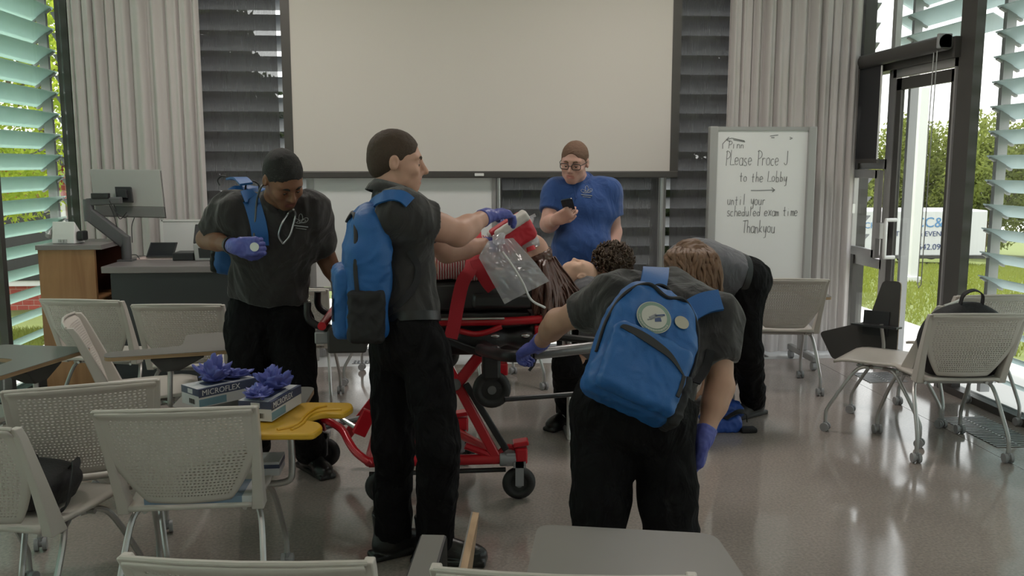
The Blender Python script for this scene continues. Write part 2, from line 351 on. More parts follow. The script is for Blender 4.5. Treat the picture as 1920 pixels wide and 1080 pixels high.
# ---- glass louvres outside
M_teal = mixmat('teal_glass_louvre', [('Translucent', {'Color': (.58, .72, .67, 1)}, 0), ('Diffuse', {'Color': (.50, .62, .58, 1)}, .35), ('Transparent', {'Color': (.80, .93, .89, 1)}, .18), ('Glossy', {'Roughness': .15, 'Color': (1, 1, 1, 1)}, .06)])
M_frost = mixmat('frosted_glass_louvre', [('Translucent', {'Color': (.78, .84, .84, 1)}, 0), ('Diffuse', {'Color': (.60, .72, .72, 1)}, .4), ('Glossy', {'Roughness': .2, 'Color': (1, 1, 1, 1)}, .06)])
M_smoke = mixmat('smoked_glass_louvre', [('Translucent', {'Color': (.36, .38, .42, 1)}, 0), ('Diffuse', {'Color': (.34, .35, .38, 1)}, .5), ('Glossy', {'Roughness': .2, 'Color': (1, 1, 1, 1)}, .10)])
def louvres(lab, axis, pos, out, a0, a1, z0, n, matl, posts, pitch=.168, dep=.16, drop=.085):
    # axis 'y': slats run along y outside x=pos (out = -1 or +1); axis 'x': slats run along x outside y=pos
    t = thing('louver_screen', lab, 'louvers', (pos, (a0 + a1) / 2, 0) if axis == 'y' else ((a0 + a1) / 2, pos, 0))
    def pt(a, o, z): return Vector((pos + out * o, a, z)) if axis == 'y' else Vector((a, pos + out * o, z))
    for i in range(n):
        z = z0 + i * pitch; m = MB(); nn = Vector((0, 0, .008))
        c = [pt(a0, .16, z + drop / 2), pt(a1, .16, z + drop / 2), pt(a1, .16 + dep, z - drop / 2), pt(a0, .16 + dep, z - drop / 2)]
        m.add([p for p in c] + [p + nn for p in c], [(0, 1, 2, 3), (7, 6, 5, 4), (0, 4, 5, 1), (1, 5, 6, 2), (2, 6, 7, 3), (3, 7, 4, 0)]); m.build('slat', matl, t, smooth=False)
    for a in posts:
        m = MB(); q = [pt(a - .02, .20, 0), pt(a + .02, .27, CEIL)]
        m.box([min(q[0][k], q[1][k]) for k in range(3)], [max(q[0][k], q[1][k]) for k in range(3)])
        for i in range(n):
            z = z0 + i * pitch; m.bar(pt(a, .16, z + drop / 2 - .01), pt(a, .16 + dep, z - drop / 2 - .01), .03, .014)
        m.build('post', M_bracket, t, smooth=False)
louvres('pale teal glass louvers outside the left window wall', 'y', XL, -1, YF, 7.72, .12, 20, M_teal, [7.68, 4.6, 2.2, -.2], drop=.115)
louvres('frosted white glass louvers outside the right window wall', 'y', XR, 1, YF, 6.03, .12, 20, M_frost, [5.99, 3.2, .8])
louvres('frosted glass louvers above the glass door outside', 'y', XR + .05, 1, 6.15, 7.55, 2.62, 6, M_frost, [7.3])
louvres('smoky glass louvers behind the dark shades of the back wall', 'x', YB, 1, XL - .2, XR + .2, .772, 17, M_smoke, [-2.2, -.6, 1.1, 2.7], drop=.10)
# ---- curtains
M_curt = mixmat('white_curtain_cloth', [('Diffuse', {'Color': (.68, .635, .625, 1)}, 0), ('Translucent', {'Color': (.62, .60, .60, 1)}, .25)])
def curtain(x0, x1, y, lab, seed, z0=.02):
    rnd = random.Random(seed); n = int((x1 - x0) / .006); ph = [0]; 
    xs = []; acc = 0
    for i in range(n + 1): acc += .5 + rnd.random() * 1.0 * (1 + .5 * math.sin(i * .05)); xs.append(acc)
    m = MB(); L = 70
    def P(i, j):
        u = i / n; z = z0 + (CEIL - z0) * j / L * 1.0; x = x0 + (x1 - x0) * u
        a = xs[i] / xs[-1] * (x1 - x0) / .10 * 2 * math.pi
        f = .024 * math.sin(a) * (.6 + .8 * abs(math.sin(a * .13 + seed))) + .012 * math.sin(2.3 * a + 1.3 + .8 * z * .4) + .02 * noise.noise(Vector((x * 3, z * .35, seed)))
        return (x + .008 * math.cos(a), y + f * (1 + .15 * math.sin(z * .8 + seed)), z)
    m.grid(P, n, L); o = m.build('curtain', M_curt, None, angle=None); tag(o, lab, 'curtain'); return o
curtain(XL + .1, -1.86, 7.30, 'white pleated curtain hanging at the left of the dark shade', 3)
curtain(2.36, 3.50, 7.36, 'white pleated curtain hanging behind the rolling whiteboard', 5)
# ---- projection screen
ps = thing('projection_screen', 'large pale projection screen with a dark border on the back wall', 'screen', (.35, 7.3, 1.5))
M_scr = mat('screen_fabric', (.60, .56, .525), .75)
MB().box((-1.17, 7.292, 1.565), (1.88, 7.298, 3.45)).build('fabric', M_scr, ps, smooth=False)
for a_ in (-1.235, 1.875): MB().box((a_, 7.288, 1.52), (a_ + .07, 7.302, 3.45)).build('border', M_bronze, ps, smooth=False)
MB().box((-1.235, 7.28, 1.51), (1.945, 7.31, 1.565)).build('weight_bar', M_bronze, ps, smooth=False, bevel=.008)
MB().box((.27, 7.265, 1.525), (.345, 7.282, 1.548)).build('pull_tab', M_white, ps, smooth=False, bevel=.004)
MB().box((-1.4, 7.2, 3.42), (2.1, 7.4, 3.58)).build('case', M_white, ps, smooth=False, bevel=.02)
for x in (-1.0, 1.7): MB().bar((x, 7.3, 3.57), (x, 7.3, CEIL), .03, .03).build('hanger', M_alu, ps, smooth=False)
wbd = thing('white_board', 'plain white board standing low behind the screen on the back wall', 'board', (-.3, 7.40, 0))
M_wb = mat('white_enamel', (.72, .72, .72), .25)
MB().box((-1.04, 7.385, .62), (.43, 7.40, 1.72)).build('panel', M_wb, wbd, smooth=False)
m = MB()
for x in (-1.045, .43): m.box((x - .015, 7.375, 0), (x + .015, 7.405, 1.76))
for z in (.60, 1.73): m.box((-1.05, 7.375, z - .015), (.44, 7.405, z + .015))
m.build('frame', M_alu, wbd, smooth=False)
# steel uprights left and right of the middle shade
for x, lb in ((.475, 'slim steel post beside the low white board'), (1.845, 'slim steel post right of the man in blue')):
    p = MB().cyl((x, 7.42, 0), (x, 7.42, 1.9), .014).build('steel_post', M_steel, None); tag(p, lb, 'post')
# ---- added ceiling panels out of view, brightening the room, strongest near the screen
M_lamp = bpy.data.materials.new('added_lamp_diffuser'); M_lamp.use_nodes = True
b_ = M_lamp.node_tree.nodes['Principled BSDF']; b_.inputs['Base Color'].default_value = (.8, .8, .8, 1); b_.inputs['Emission Color'].default_value = (1, .96, .9, 1); b_.inputs['Emission Strength'].default_value = 2.0
for i, (x, y) in enumerate(((-1.4, -.6), (1.6, -.6), (-1.4, 2.4), (1.6, 2.4), (-1.4, 5.5), (1.6, 5.5))):
    t = thing('added_ceiling_light', 'square ceiling light panel added out of view to brighten the room', 'light', (x, y, CEIL - .03), 'added ceiling light panels')
    MB().box((x - .3, y - .3, CEIL - .04), (x + .3, y + .3, CEIL - .001)).build('housing', M_alu, t, smooth=False)
    MB().box((x - .27, y - .27, CEIL - .05), (x + .27, y + .27, CEIL - .041)).build('diffuser', M_lamp, t, smooth=False)
    al = bpy.data.lights.new('added_panel_light', 'AREA'); al.size = .54; al.energy = ADDED_LAMP_W[i // 2]; al.color = (1.0, .91, .85)
    ao = bpy.data.objects.new('added_panel_light', al); COL.objects.link(ao); ao.location = (x, y, CEIL - .055); attach(ao, t)
# ================================================================== outdoors
def gz(x, y): return -.06 - .055 * max(0.0, math.hypot(x, y - 3) - 6.5)
M_grass = mat('grass', (.15, .18, .045), .9, noise_amt=.35, noise_scale=3)
M_pave = mat('pale_paving', (.62, .60, .56), .8, noise_amt=.06, noise_scale=4)
M_conc.node_tree.nodes['Principled BSDF'].inputs['Specular IOR Level'].default_value = 1.0
def G(i, j):
    a = 2 * math.pi * i / 72; r = 1.0 + 90 * (j / 30) ** 1.7; x = .3 + r * math.cos(a); y = 3 + r * math.sin(a); return (x, y, gz(x, y) - .1)
g = MB().grid(G, 72, 30).build('ground', M_grass); struct(g)
m = MB(); m.box((XL - .75, YF - 2, -.2), (XL - .1, YB + .1, -.045)); m.box((XL - 6.5, YF - 2, -.2), (XL - 5.2, YB + 3, -.10)); m.box((XR + .1, YF - 2, -.2), (XR + 1.3, YB + .1, -.045)); m.box((XL - .75, YB + .1, -.2), (XR + 1.3, YB + 3.6, -.045))
struct(m.build('path', M_pave, smooth=False))
def grass_patch(name, spots, lab):
    rng = np.random.RandomState(5); vs = []; fs = []
    for x0, x1, y0, y1, n in spots:
        for k in range(n):
            x = rng.uniform(x0, x1); y = rng.uniform(y0, y1); z = gz(x, y) - .1; h = rng.uniform(.04, .10); a = rng.uniform(0, 6.28); w = .006 + .003 * math.hypot(x, y) / 6
            b = len(vs); vs += [(x - w * math.cos(a), y - w * math.sin(a), z), (x + w * math.cos(a), y + w * math.sin(a), z), (x + rng.uniform(-.05, .05), y + rng.uniform(-.05, .05), z + h)]; fs.append((b, b + 1, b + 2))
    me = bpy.data.meshes.new(name); me.from_pydata(vs, [], fs); o = link_mesh(name, me, M_blade, None, False); o['kind'] = 'stuff'; tag(o, lab, 'grass')
M_blade = mixmat('grass_blade', [('Diffuse', {'Color': (.22, .26, .055, 1)}, 0), ('Translucent', {'Color': (.30, .32, .06, 1)}, .4)])
grass_patch('grass', [(5, 20, 8, 24, 60000), (-8.1, -3.75, 4.5, 10.5, 30000)], 'short mown grass outside the glass walls')
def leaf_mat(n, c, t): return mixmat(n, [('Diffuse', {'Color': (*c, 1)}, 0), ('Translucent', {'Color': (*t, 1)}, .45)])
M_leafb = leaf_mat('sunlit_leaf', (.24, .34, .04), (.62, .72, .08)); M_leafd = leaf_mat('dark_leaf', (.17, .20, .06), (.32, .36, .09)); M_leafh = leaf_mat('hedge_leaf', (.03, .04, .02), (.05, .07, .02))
M_bark = mat('bark', (.12, .08, .05), .9, bump=.5, bump_scale=30)
def tree(name, lab, cat, x, y, zc, rx, rz, nl, ls, ml, seed, trunk=True, group=None, nb=16):
    rng = np.random.RandomState(seed); z0 = gz(x, y) - .1
    t = thing(name, lab, cat, (x, y, z0), group)
    if trunk:
        m = MB(); m.tube(spline([(x, y, z0), (x + .05 * rx, y, (z0 + zc) / 2), (x, y, zc + rz * .3)], 4), [max(.05, .06 * rx) * (1 - .6 * i / 8) for i in range(9)], 8)
        for k in range(5):
            a = rng.uniform(0, 6.28); m.tube([(x, y, zc - rz * .5), (x + math.cos(a) * rx * .6, y + math.sin(a) * rx * .6, zc + rz * rng.uniform(-.2, .5))], [.03 * rx, .01], 6)
        m.build('trunk', M_bark, t)
    B = rng.normal(0, .42, (nb, 3)); B = np.clip(B, -.8, .8); br = rng.uniform(.28, .5, nb)
    idx = rng.randint(0, nb, nl); d = rng.normal(0, 1, (nl, 3)); d /= np.linalg.norm(d, axis=1)[:, None]
    p = B[idx] + d * (br[idx] * rng.uniform(.55, 1.05, nl) )[:, None]
    c = p * np.array([rx, rx, rz]) + np.array([x, y, zc])
    c[:, 2] = np.maximum(c[:, 2], z0 + .03)
    u = rng.normal(0, 1, (nl, 3)); u /= np.linalg.norm(u, axis=1)[:, None]; w = np.cross(u, rng.normal(0, 1, (nl, 3))); w /= np.linalg.norm(w, axis=1)[:, None]
    s = (ls * rng.uniform(.6, 1.3, nl))[:, None]
    V = np.stack([c - u * s, c + w * s * .5, c + u * s, c - w * s * .5], 1).reshape(-1, 3)
    me = bpy.data.meshes.new('foliage'); F = np.arange(nl * 4).reshape(-1, 4); me.from_pydata(V.tolist(), [], F.tolist()); link_mesh('foliage', me, ml, t, False)
    return t
# left: bright young trees and a brick house
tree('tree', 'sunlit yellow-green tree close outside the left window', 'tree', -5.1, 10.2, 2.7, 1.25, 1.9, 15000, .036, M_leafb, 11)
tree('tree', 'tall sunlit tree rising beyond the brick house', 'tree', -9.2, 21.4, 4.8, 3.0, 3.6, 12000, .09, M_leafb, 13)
def brick():
    m = mat('red_brick', (.34, .06, .045), .8); n = m.node_tree.nodes; l = m.node_tree.links; t = [x for x in n if x.type == 'TEX_COORD'][0]; b = n['Principled BSDF']
    mp = n.new('ShaderNodeMapping'); mp.inputs['Rotation'].default_value = (math.pi / 2, 0, 0); l.new(t.outputs['Object'], mp.inputs[0])
    k = n.new('ShaderNodeTexBrick'); k.inputs['Scale'].default_value = 3.2; k.inputs['Color1'].default_value = (.42, .075, .05, 1); k.inputs['Color2'].default_value = (.33, .055, .04, 1); k.inputs['Mortar'].default_value = (.42, .30, .25, 1); k.inputs['Mortar Size'].default_value = .012
    l.new(mp.outputs[0], k.inputs['Vector']); l.new(k.outputs[0], b.inputs['Base Color']); return m
M_brick = brick()
bh = thing('brick_house', 'red brick house with dark windows beyond the left window wall', 'building', (-9.2, 14.3, -1))
MB().box((-15, 13.2, -1.6), (-4.9, 17, 1.6)).build('wall', M_brick, bh, smooth=False)
MB().box((-15.3, 12.8, 1.6), (-4.7, 17.3, 1.85)).build('roof', M_dark, bh, smooth=False)
for x in (-12.4, -9.9, -7.6, -5.8):
    f = MB().box((x - .5, 13.12, -.1), (x + .5, 13.22, 1.1)).build('window_frame', M_white, bh, smooth=False); MB().box((x - .42, 13.10, -.02), (x + .42, 13.13, 1.02)).build('pane', M_black, f, smooth=False)
# behind the back glass: a dense dark hedge
for k in range(8):
    x = -3.3 + 1.05 * k
    if k == 2: continue
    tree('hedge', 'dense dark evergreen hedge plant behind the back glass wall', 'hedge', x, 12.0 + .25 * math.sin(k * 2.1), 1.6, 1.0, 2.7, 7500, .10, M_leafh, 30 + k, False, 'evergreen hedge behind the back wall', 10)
# right: trees in a row, a white pillar and two lettered trailers
for k, (px, d, top) in enumerate(((1545, 34, 250), (1640, 31, 235), (1745, 33, 215), (1850, 30, 235), (1960, 32, 225), (2070, 31, 240))):
    c = D(px, 330, d); tz = D(px, top, d).z; b0 = gz(c.x, c.y); zc = (tz + b0) / 2 + .1; 
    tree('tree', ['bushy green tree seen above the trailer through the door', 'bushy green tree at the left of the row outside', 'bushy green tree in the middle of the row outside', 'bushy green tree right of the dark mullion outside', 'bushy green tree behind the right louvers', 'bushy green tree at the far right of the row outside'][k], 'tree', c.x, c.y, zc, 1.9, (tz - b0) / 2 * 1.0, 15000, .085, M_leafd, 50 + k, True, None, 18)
pc = D(1710, 520, 18.0); z0 = gz(pc.x, pc.y) - .1
pl = thing('pillar', 'tall white square pillar standing on the lawn outside the door', 'pillar', (pc.x, pc.y, z0))
MB().box((pc.x - .085, pc.y - .085, z0), (pc.x + .085, pc.y + .085, 3.1)).build('shaft', M_white, pl, smooth=False)
MB().box((pc.x - .13, pc.y - .13, z0), (pc.x + .13, pc.y + .13, z0 + .12)).build('plinth', M_white, pl, smooth=False)
M_trail = mat('trailer_white', (.66, .66, .68), .35); M_ink = mat('sign_blue_ink', (.03, .05, .16), .5); M_inkl = mat('sign_light_blue_ink', (.09, .25, .50), .5)
def text(body, size, M, matl, par, name='lettering', ext=.002, align='CENTER', tag_=None):
    cu = bpy.data.curves.new(name, 'FONT'); cu.body = body; cu.size = size; cu.extrude = ext; cu.align_x = align; cu.resolution_u = 3
    o = bpy.data.objects.new(name, cu); COL.objects.link(o); dg = bpy.context.evaluated_depsgraph_get(); dg.update()
    me = bpy.data.meshes.new_from_object(o.evaluated_get(dg)); bpy.data.objects.remove(o); bpy.data.curves.remove(cu)
    me.transform(M); me.materials.clear(); ob = link_mesh(name, me, matl, None, False); attach(ob, par); return ob
def trailer(pxa, pxb, lab, lines, blue=False):
    a = D(pxa, 440, 25); b = D(pxb, 440, 25); a.z = b.z = 0; u = (b - a).normalized(); nrm = Vector((u.y, -u.x, 0)); c = (a + b) / 2; L = (b - a).length
    zt = D(1700, 394, 25).z; zb = D(1700, 484, 25).z; g0 = gz(c.x, c.y) - .1
    t = thing('trailer', lab, 'trailer', (c.x, c.y, g0)); M = Matrix(((u.x, nrm.x, 0, c.x), (u.y, nrm.y, 0, c.y), (0, 0, 1, 0), (0, 0, 0, 1)))
    MB().box((-L / 2, -1.6, zb + .05), (L / 2, 0, zt), M).build('body', M_trail, t, smooth=False, bevel=.04)
    MB().box((-L / 2, -1.62, zb - .02), (L / 2, .02, zb + .07), M).build('skirt', M_dark, t, smooth=False)
    for x in (-L * .22, L * .22):
        for y in (-.1, -1.5): MB().cyl(M @ Vector((x, y - .1, g0 + .28)), M @ Vector((x, y + .08, g0 + .28)), .28, n=20).build('wheel', M_rubber, t)
    for body, size, x, z, mm in lines:
        R = Matrix(((-1, 0, 0, 0), (0, 1, 0, 0), (0, 0, 1, 0), (0, 0, 0, 1)))
        T = Matrix.Translation(M @ Vector((x, .012, z))) @ Matrix(((u.x, 0, nrm.x, 0), (u.y, 0, nrm.y, 0), (0, 1, 0, 0), (0, 0, 0, 1)))
        text(body, size, T, mm, t)
    return t, M, L
zt = D(1700, 394, 25).z
# px offsets inside the trailer are (px - middle) / 67 metres
trailer(1650, 1850, 'white trailer with blue lettering and phone number beyond the lawn', [('CC&E', .40, -.05, zt - .47, M_inkl), ('TENTS & EVENTS, LLC', .20, -.1, zt - .72, M_ink), ('913.642.0900', .235, -.18, zt - 1.10, M_ink)])
trailer(1440, 1638, 'white trailer with lettering seen through the narrow casement', [('CC&E TECH', .24, .9, zt - .50, M_inkl), ('913.642.0900', .235, .62, zt - .86, M_ink)])
# ================================================================== seminar chairs
def lerp(a, b, t): return a + (b - a) * t
def back_profile(v):                                   # v 0 bottom .. 1 top -> (y, z) of the shell centre line
    z = .475 + .355 * v; y = -.205 - .115 * v - .02 * v * v
    if v > .93: y -= .5 * (v - .93) ** 1.0 * .6
    return y, z
def half_w(v): return .245 if v > .52 else lerp(.135, .245, max(0, v / .52) ** .8)
def chair_shell():
    nu, nv = 30, 30; v = []; f = []; idx = {}
    def P(u, w):                                        # u -1..1, w 0..1
        y, z = back_profile(w); hw = half_w(w); bow = .035 * (1 - u * u)
        return (u * hw, y - bow * .8 + .0, z + (.006 * (1 - u * u) if w > .98 else 0))
    def vid(i, j):
        if (i, j) not in idx: idx[(i, j)] = len(v); v.append(P(-1 + 2 * i / nu, j / nv))
        return idx[(i, j)]
    for j in range(nv):
        for i in range(nu):
            q = [vid(i, j), vid(i + 1, j), vid(i + 1, j + 1), vid(i, j + 1)]
            if 2 <= i < nu - 2 and 2 <= j < nv - 2:
                k = []
                sh = .12 if j % 2 else -.12
                for a, b in ((.24 , .27), (.76, .27), (.76, .73), (.24, .73)):
                    k.append(len(v)); v.append(P(-1 + 2 * (i + a + sh) / nu, (j + b) / nv))
                for s in range(4): f.append((q[s], q[(s + 1) % 4], k[(s + 1) % 4], k[s]))
            else: f.append(tuple(q))
    me = bpy.data.meshes.new('backrest'); me.from_pydata(v, [], f); return me
SHELL = chair_shell()
def chair_parts(t, tablet):
    # seat
    m = MB()
    def Pz(i, j):
        u = -1 + 2 * i / 12; w = j / 12; y = -.215 + .46 * w; hw = lerp(.205, .232, min(1, w * 2)); z = .452 - .014 * (1 - u * u) * math.sin(math.pi * min(1, w * 1.05)) - .03 * max(0, w - .8) ** 2 * 25 * .6
        return (u * hw, y, z)
    m.grid(Pz, 12, 12); m.build('seat', M_chair, t, solid=.016, angle=None)
    o = link_mesh('backrest', SHELL, None, t, True)
    if not SHELL.materials: SHELL.materials.append(M_chair)
    md = o.modifiers.new('thick', 'SOLIDIFY'); md.thickness = .007; md.offset = 0
    for s in (-1, 1):                                    # flat uprights that carry the shell
        rings = []
        for k in range(13):
            w = k / 12; z = .43 + .405 * w; y = -.165 - .145 * w - .02 * w * w; hw = lerp(.224, .250, w); d = lerp(.075, .034, w ** .7); th = lerp(.042, .022, w ** .8)
            if k == 12: y -= .006
            rings.append([(s * hw - th / 2, y - d / 2, z), (s * hw + th / 2, y - d / 2, z), (s * hw + th / 2, y + d / 2, z), (s * hw - th / 2, y + d / 2, z)])
        MB().loft(rings).build('upright', M_chair, t, bevel=.004)
    m = MB(); m.tube([(-.25, -.352, .836), (-.12, -.377, .842), (0, -.385, .844), (.12, -.377, .842), (.25, -.352, .836)], .0065, 8); m.build('top_rail', M_chair, t)
    for sx in (-1, 1):
        for sy in (-1, 1):
            l = MB().tube(spline([(sx * .17, sy * .03, .415), (sx * .20, sy * .09, .412), (sx * .225, sy * .14, .36), (sx * .245, sy * .255, .16), (sx * .25, sy * .27, .10), (sx * .25, sy * .27, .055)], 4), .011, 8).build('leg', M_tube, t)
            c = MB(); x, y = sx * .25, sy * .27
            for k in (-1, 1): c.cyl((x + k * .008, y + .0, .027), (x + k * .024, y, .027), .027, n=14)
            c.cyl((x - .01, y, .03), (x + .01, y, .03), .016); c.cyl((x, y, .03), (x, y, .06), .012)
            c.build('caster', M_caster, l)
    m = MB()
    for y in (.05, -.12): m.tube([(-.215, y, .418), (.215, y, .418)], .010, 8)
    m.tube([(-.17, -.15, .418), (-.17, .12, .418), (.17, .12, .418), (.17, -.15, .418)], .009, 8); m.build('seat_frame', M_tube, t)
    if not tablet: return
    sd = 1
    if tablet == 'out':
        MB().tube(spline([(.20, .10, .41), (.285, .10, .42), (.305, .10, .47), (.30, .11, .64)], 5), .013, 10).build('tablet_post', M_tube, t)
        MB().loft([[(x, y, z) for x, y in ((.17, .02), (.33, .02), (.33, .27), (.17, .27))] for z in (.672, .66)] + [[(x, y, .60) for x, y in ((.275, .07), (.33, .07), (.33, .15), (.275, .15))]]).build('tablet_bracket', M_dark, t, smooth=False, bevel=.006)
        poly = rounded([(-.16, .20), (.16, .17), (.19, -.19), (.33, -.19), (.36, .48), (-.16, .48)], .05)
        tb = MB().prism(poly, .673, .691); tb.build('tablet', M_ply, t, smooth=False)
        MB().prism(poly, .6912, .6935).build('tablet_surface', M_tabtop, t, smooth=False)
    if tablet == 'front':
        MB().tube(spline([(.20, .10, .41), (.285, .10, .42), (.305, .10, .47), (.30, .11, .64)], 5), .013, 10).build('tablet_post', M_tube, t)
        MB().box((.17, .02, .64), (.33, .18, .672)).build('tablet_bracket', M_dark, t, smooth=False, bevel=.006)
        poly = rounded([(-.09, -.14), (.42, -.14), (.375, .20), (-.075, .225)], .045)
        MB().prism(poly, .673, .691).build('tablet', M_ply, t, smooth=False); MB().prism(poly, .6912, .6935).build('tablet_surface', M_tabtop, t, smooth=False)
    if tablet == 'low':
        MB().tube(spline([(.20, .10, .41), (.285, .10, .42), (.32, .10, .47), (.32, .12, .58)], 5), .013, 10).build('tablet_post', M_tube, t)
        R = Matrix.Translation((.375, .16, .50)) @ Matrix.Rotation(math.radians(7), 4, 'Y') @ Matrix(((0, 0, 1, 0), (1, 0, 0, 0), (0, 1, 0, 0), (0, 0, 0, 1)))
        poly = rounded([(-.12, -.20), (.30, -.16), (.30, .13), (-.12, .13)], .04)
        MB().prism(poly, 0, .018, R).build('tablet', M_ply, t, smooth=False); MB().prism(poly, -.004, -.0002, R).build('tablet_surface', M_tabtop, t, smooth=False)
        MB().box((.26, .0, .47), (.335, .28, .625)).build('tablet_bracket', M_black, t, smooth=False, bevel=.008); MB().box((.267, .012, .626), (.328, .268, .628)).build('bracket_plate', M_tabtop, t, smooth=False)
    if tablet == 'stow':
        MB().tube(spline([(.20, .10, .41), (.285, .10, .42), (.305, .10, .47), (.30, .12, .60)], 5), .013, 10).build('tablet_post', M_tube, t)
        R = Matrix.Translation((.33, .16, .58)) @ Matrix.Rotation(math.radians(6), 4, 'Y') @ Matrix(((0, 0, 1, 0), (1, 0, 0, 0), (0, 1, 0, 0), (0, 0, 0, 1)))
        poly = rounded([(-.14, -.20), (.26, -.25), (.36, -.08), (.05, .03), (-.02, .30), (-.13, .30)], .03)
        MB().prism(poly, 0, .018, R).build('tablet', M_ply, t, smooth=False)
        MB().prism(poly, -.004, -.0002, R).build('tablet_surface', M_dark, t, smooth=False)
        m = MB(); m.box((-.08, -.06, -.012), (.08, .10, -.004), R); m.box((-.16, .0, -.14), (.12, .012, -.004), R); m.build('tablet_bracket', M_black, t, smooth=False)
PROTO = {}
def chair(x, y, deg, lab, tablet=None):
    if tablet not in PROTO:
        t = thing('seminar_chair', lab, 'chair', local=True); chair_parts(t, tablet); PROTO[tablet] = t
    else: t = copy_tree(PROTO[tablet])
    t['label'] = lab; t['group'] = 'white perforated seminar chairs'; t.location = (x, y, 0); t.rotation_euler = (0, 0, math.radians(deg)); return t
chair(-2.03, 5.66, -12, 'white perforated chair in front of the wooden cabinet at left')
chair(-1.55, 4.74, -73, 'white chair turned side-on with a grey writing tablet, between two back-facing chairs at left', 'out')
chair(-1.47, 5.44, -3, 'white perforated chair just left of the black trousers of the man with the stethoscope')
chair(-1.39, 3.56, 17, 'white perforated chair with its back toward us behind the left bag chair')
chair(-.88, 3.23, 2, 'white chair in the foreground whose tablet carries the glove boxes and yellow board', 'out')
chair(-1.44, 3.10, -15, 'white chair at the left picture edge holding a black bag on its seat')
chair(-.36, 2.08, -7, 'white chair cut by the bottom edge left of centre, tablet folded up at its side', 'low')
chair(.28, 1.97, -9, 'white chair at the bottom edge whose wide grey tablet fills the lower right of centre', 'front')
chair(2.44, 6.26, -8, 'white perforated chair with its back to us in front of the rolling whiteboard', 'out')
chair(2.70, 5.15, 48, 'white chair turned left with a dark folded tablet, in front of the glass door', 'stow')
chair(2.85, 4.78, -5, 'white perforated chair at right with a dark bag behind its mesh back')
chair(3.33, 5.42, 0, 'white perforated chair at the right edge behind the one with the bag')
chair(-2.24, 4.25, -13, 'white chair mostly beyond the left picture edge, its green-grey tablet reaching into view', 'out')
chair(-.98, 6.02, 0, 'white chair behind the foot end of the stretcher, below the white board')
chair(-.42, 6.72, 80, 'white chair turned sideways below the white board, its grey tablet folded up', 'stow')
chair(.40, 6.45, 20, 'white chair beyond the stretcher seen only by its legs under the bed')
# ---- bags on the chairs
M_bag = mat('black_bag_cloth', (.016, .016, .018), .7, bump=.3, bump_scale=90)
def soft_bag(lab, x, y, z, w, d, h, deg, lean=0.0):
    t = thing('black_bag', lab, 'bag', (x, y, z)); R = Matrix.Translation((x, y, z)) @ Matrix.Rotation(math.radians(deg), 4, 'Z') @ Matrix.Rotation(lean, 4, 'X')
    rings = []
    for k in range(13):
        u = k / 12; s = (1 - abs(2 * u - .85) ** 3.2 * .55 if u > .42 else .82 + .18 * u / .42); zz = h * u; r = []
        for j in range(20):
            a = 2 * math.pi * j / 20; ca, sa = math.cos(a), math.sin(a); e = .6
            px = w / 2 * s * math.copysign(abs(ca) ** e, ca); py = d / 2 * s * math.copysign(abs(sa) ** e, sa); nz = 1 + .07 * noise.noise(Vector((px * 7, py * 7, zz * 7 + x)))
            r.append(R @ Vector((px * nz, py * nz, zz)))
        rings.append(r)
    MB().loft(rings).build('body', M_bag, t, angle=None, subd=1)
    MB().strip([R @ Vector(p) for p in spline([(-.06, 0, h * .96), (-.05, 0, h * 1.1), (0, 0, h * 1.16), (.05, 0, h * 1.1), (.06, 0, h * .96)], 4)], .03, R.to_3x3() @ Vector((0, 1, 0)), .006).build('handle', M_bag, t)
    return t, R
soft_bag('dark bag slumped on the seat of the right chair behind its mesh back', 2.88, 4.70, .462, .50, .22, .43, -5, .25)
t_, R_ = soft_bag('black bag lying on the seat of the left edge chair', -1.46, 3.10, .462, .40, .26, .15, -15)
MB().strip([R_ @ Vector(p) for p in spline([(.14, .05, .10), (.20, .02, .15), (.235, -.05, .10), (.23, -.08, .03), (.20, -.08, .005)], 6)], .03, (0, 1, .2), .005).build('strap', M_bag, t_)
# ---- glove boxes, yellow board
M_yel = mat('yellow_plastic', (.58, .33, .022), .38)
yb = thing('spine_board', 'yellow plastic board end with a notch lying on the foreground chair tablet', 'board', (-.6, 3.2, .694))
pp = [(430, 815), (588, 815), (606, 801), (597, 792), (574, 789), (582, 782), (606, 775), (643, 777), (663, 765), (659, 756), (575, 755), (480, 772), (345, 778), (335, 806)]
poly = [(lambda q: (q.x, q.y))(PZ(px, py, .715)) for px, py in pp]
MB().prism(rounded(poly, .02, 3), .695, .718).build('board', M_yel, yb, bevel=.006, angle=30)
rg = [PZ(px, py, .72) for px, py in ((520, 806), (556, 797), (572, 780), (592, 766), (612, 761))]; MB().tube(spline(rg, 5), .006, 8).build('ridge', M_yel, yb)
rg = [PZ(px, py, .72) for px, py in ((546, 806), (566, 795), (582, 778), (604, 770), (640, 768))]; MB().tube(spline(rg, 5), .005, 8).build('ridge', M_yel, yb)
M_boxw = mat('box_white_card', (.55, .56, .58), .5); M_boxb = mat('box_navy_print', (.045, .06, .12), .45); M_boxt = mat('box_teal_print', (.15, .28, .36), .45); M_silver = mat('silver_print', (.62, .63, .66), .4)
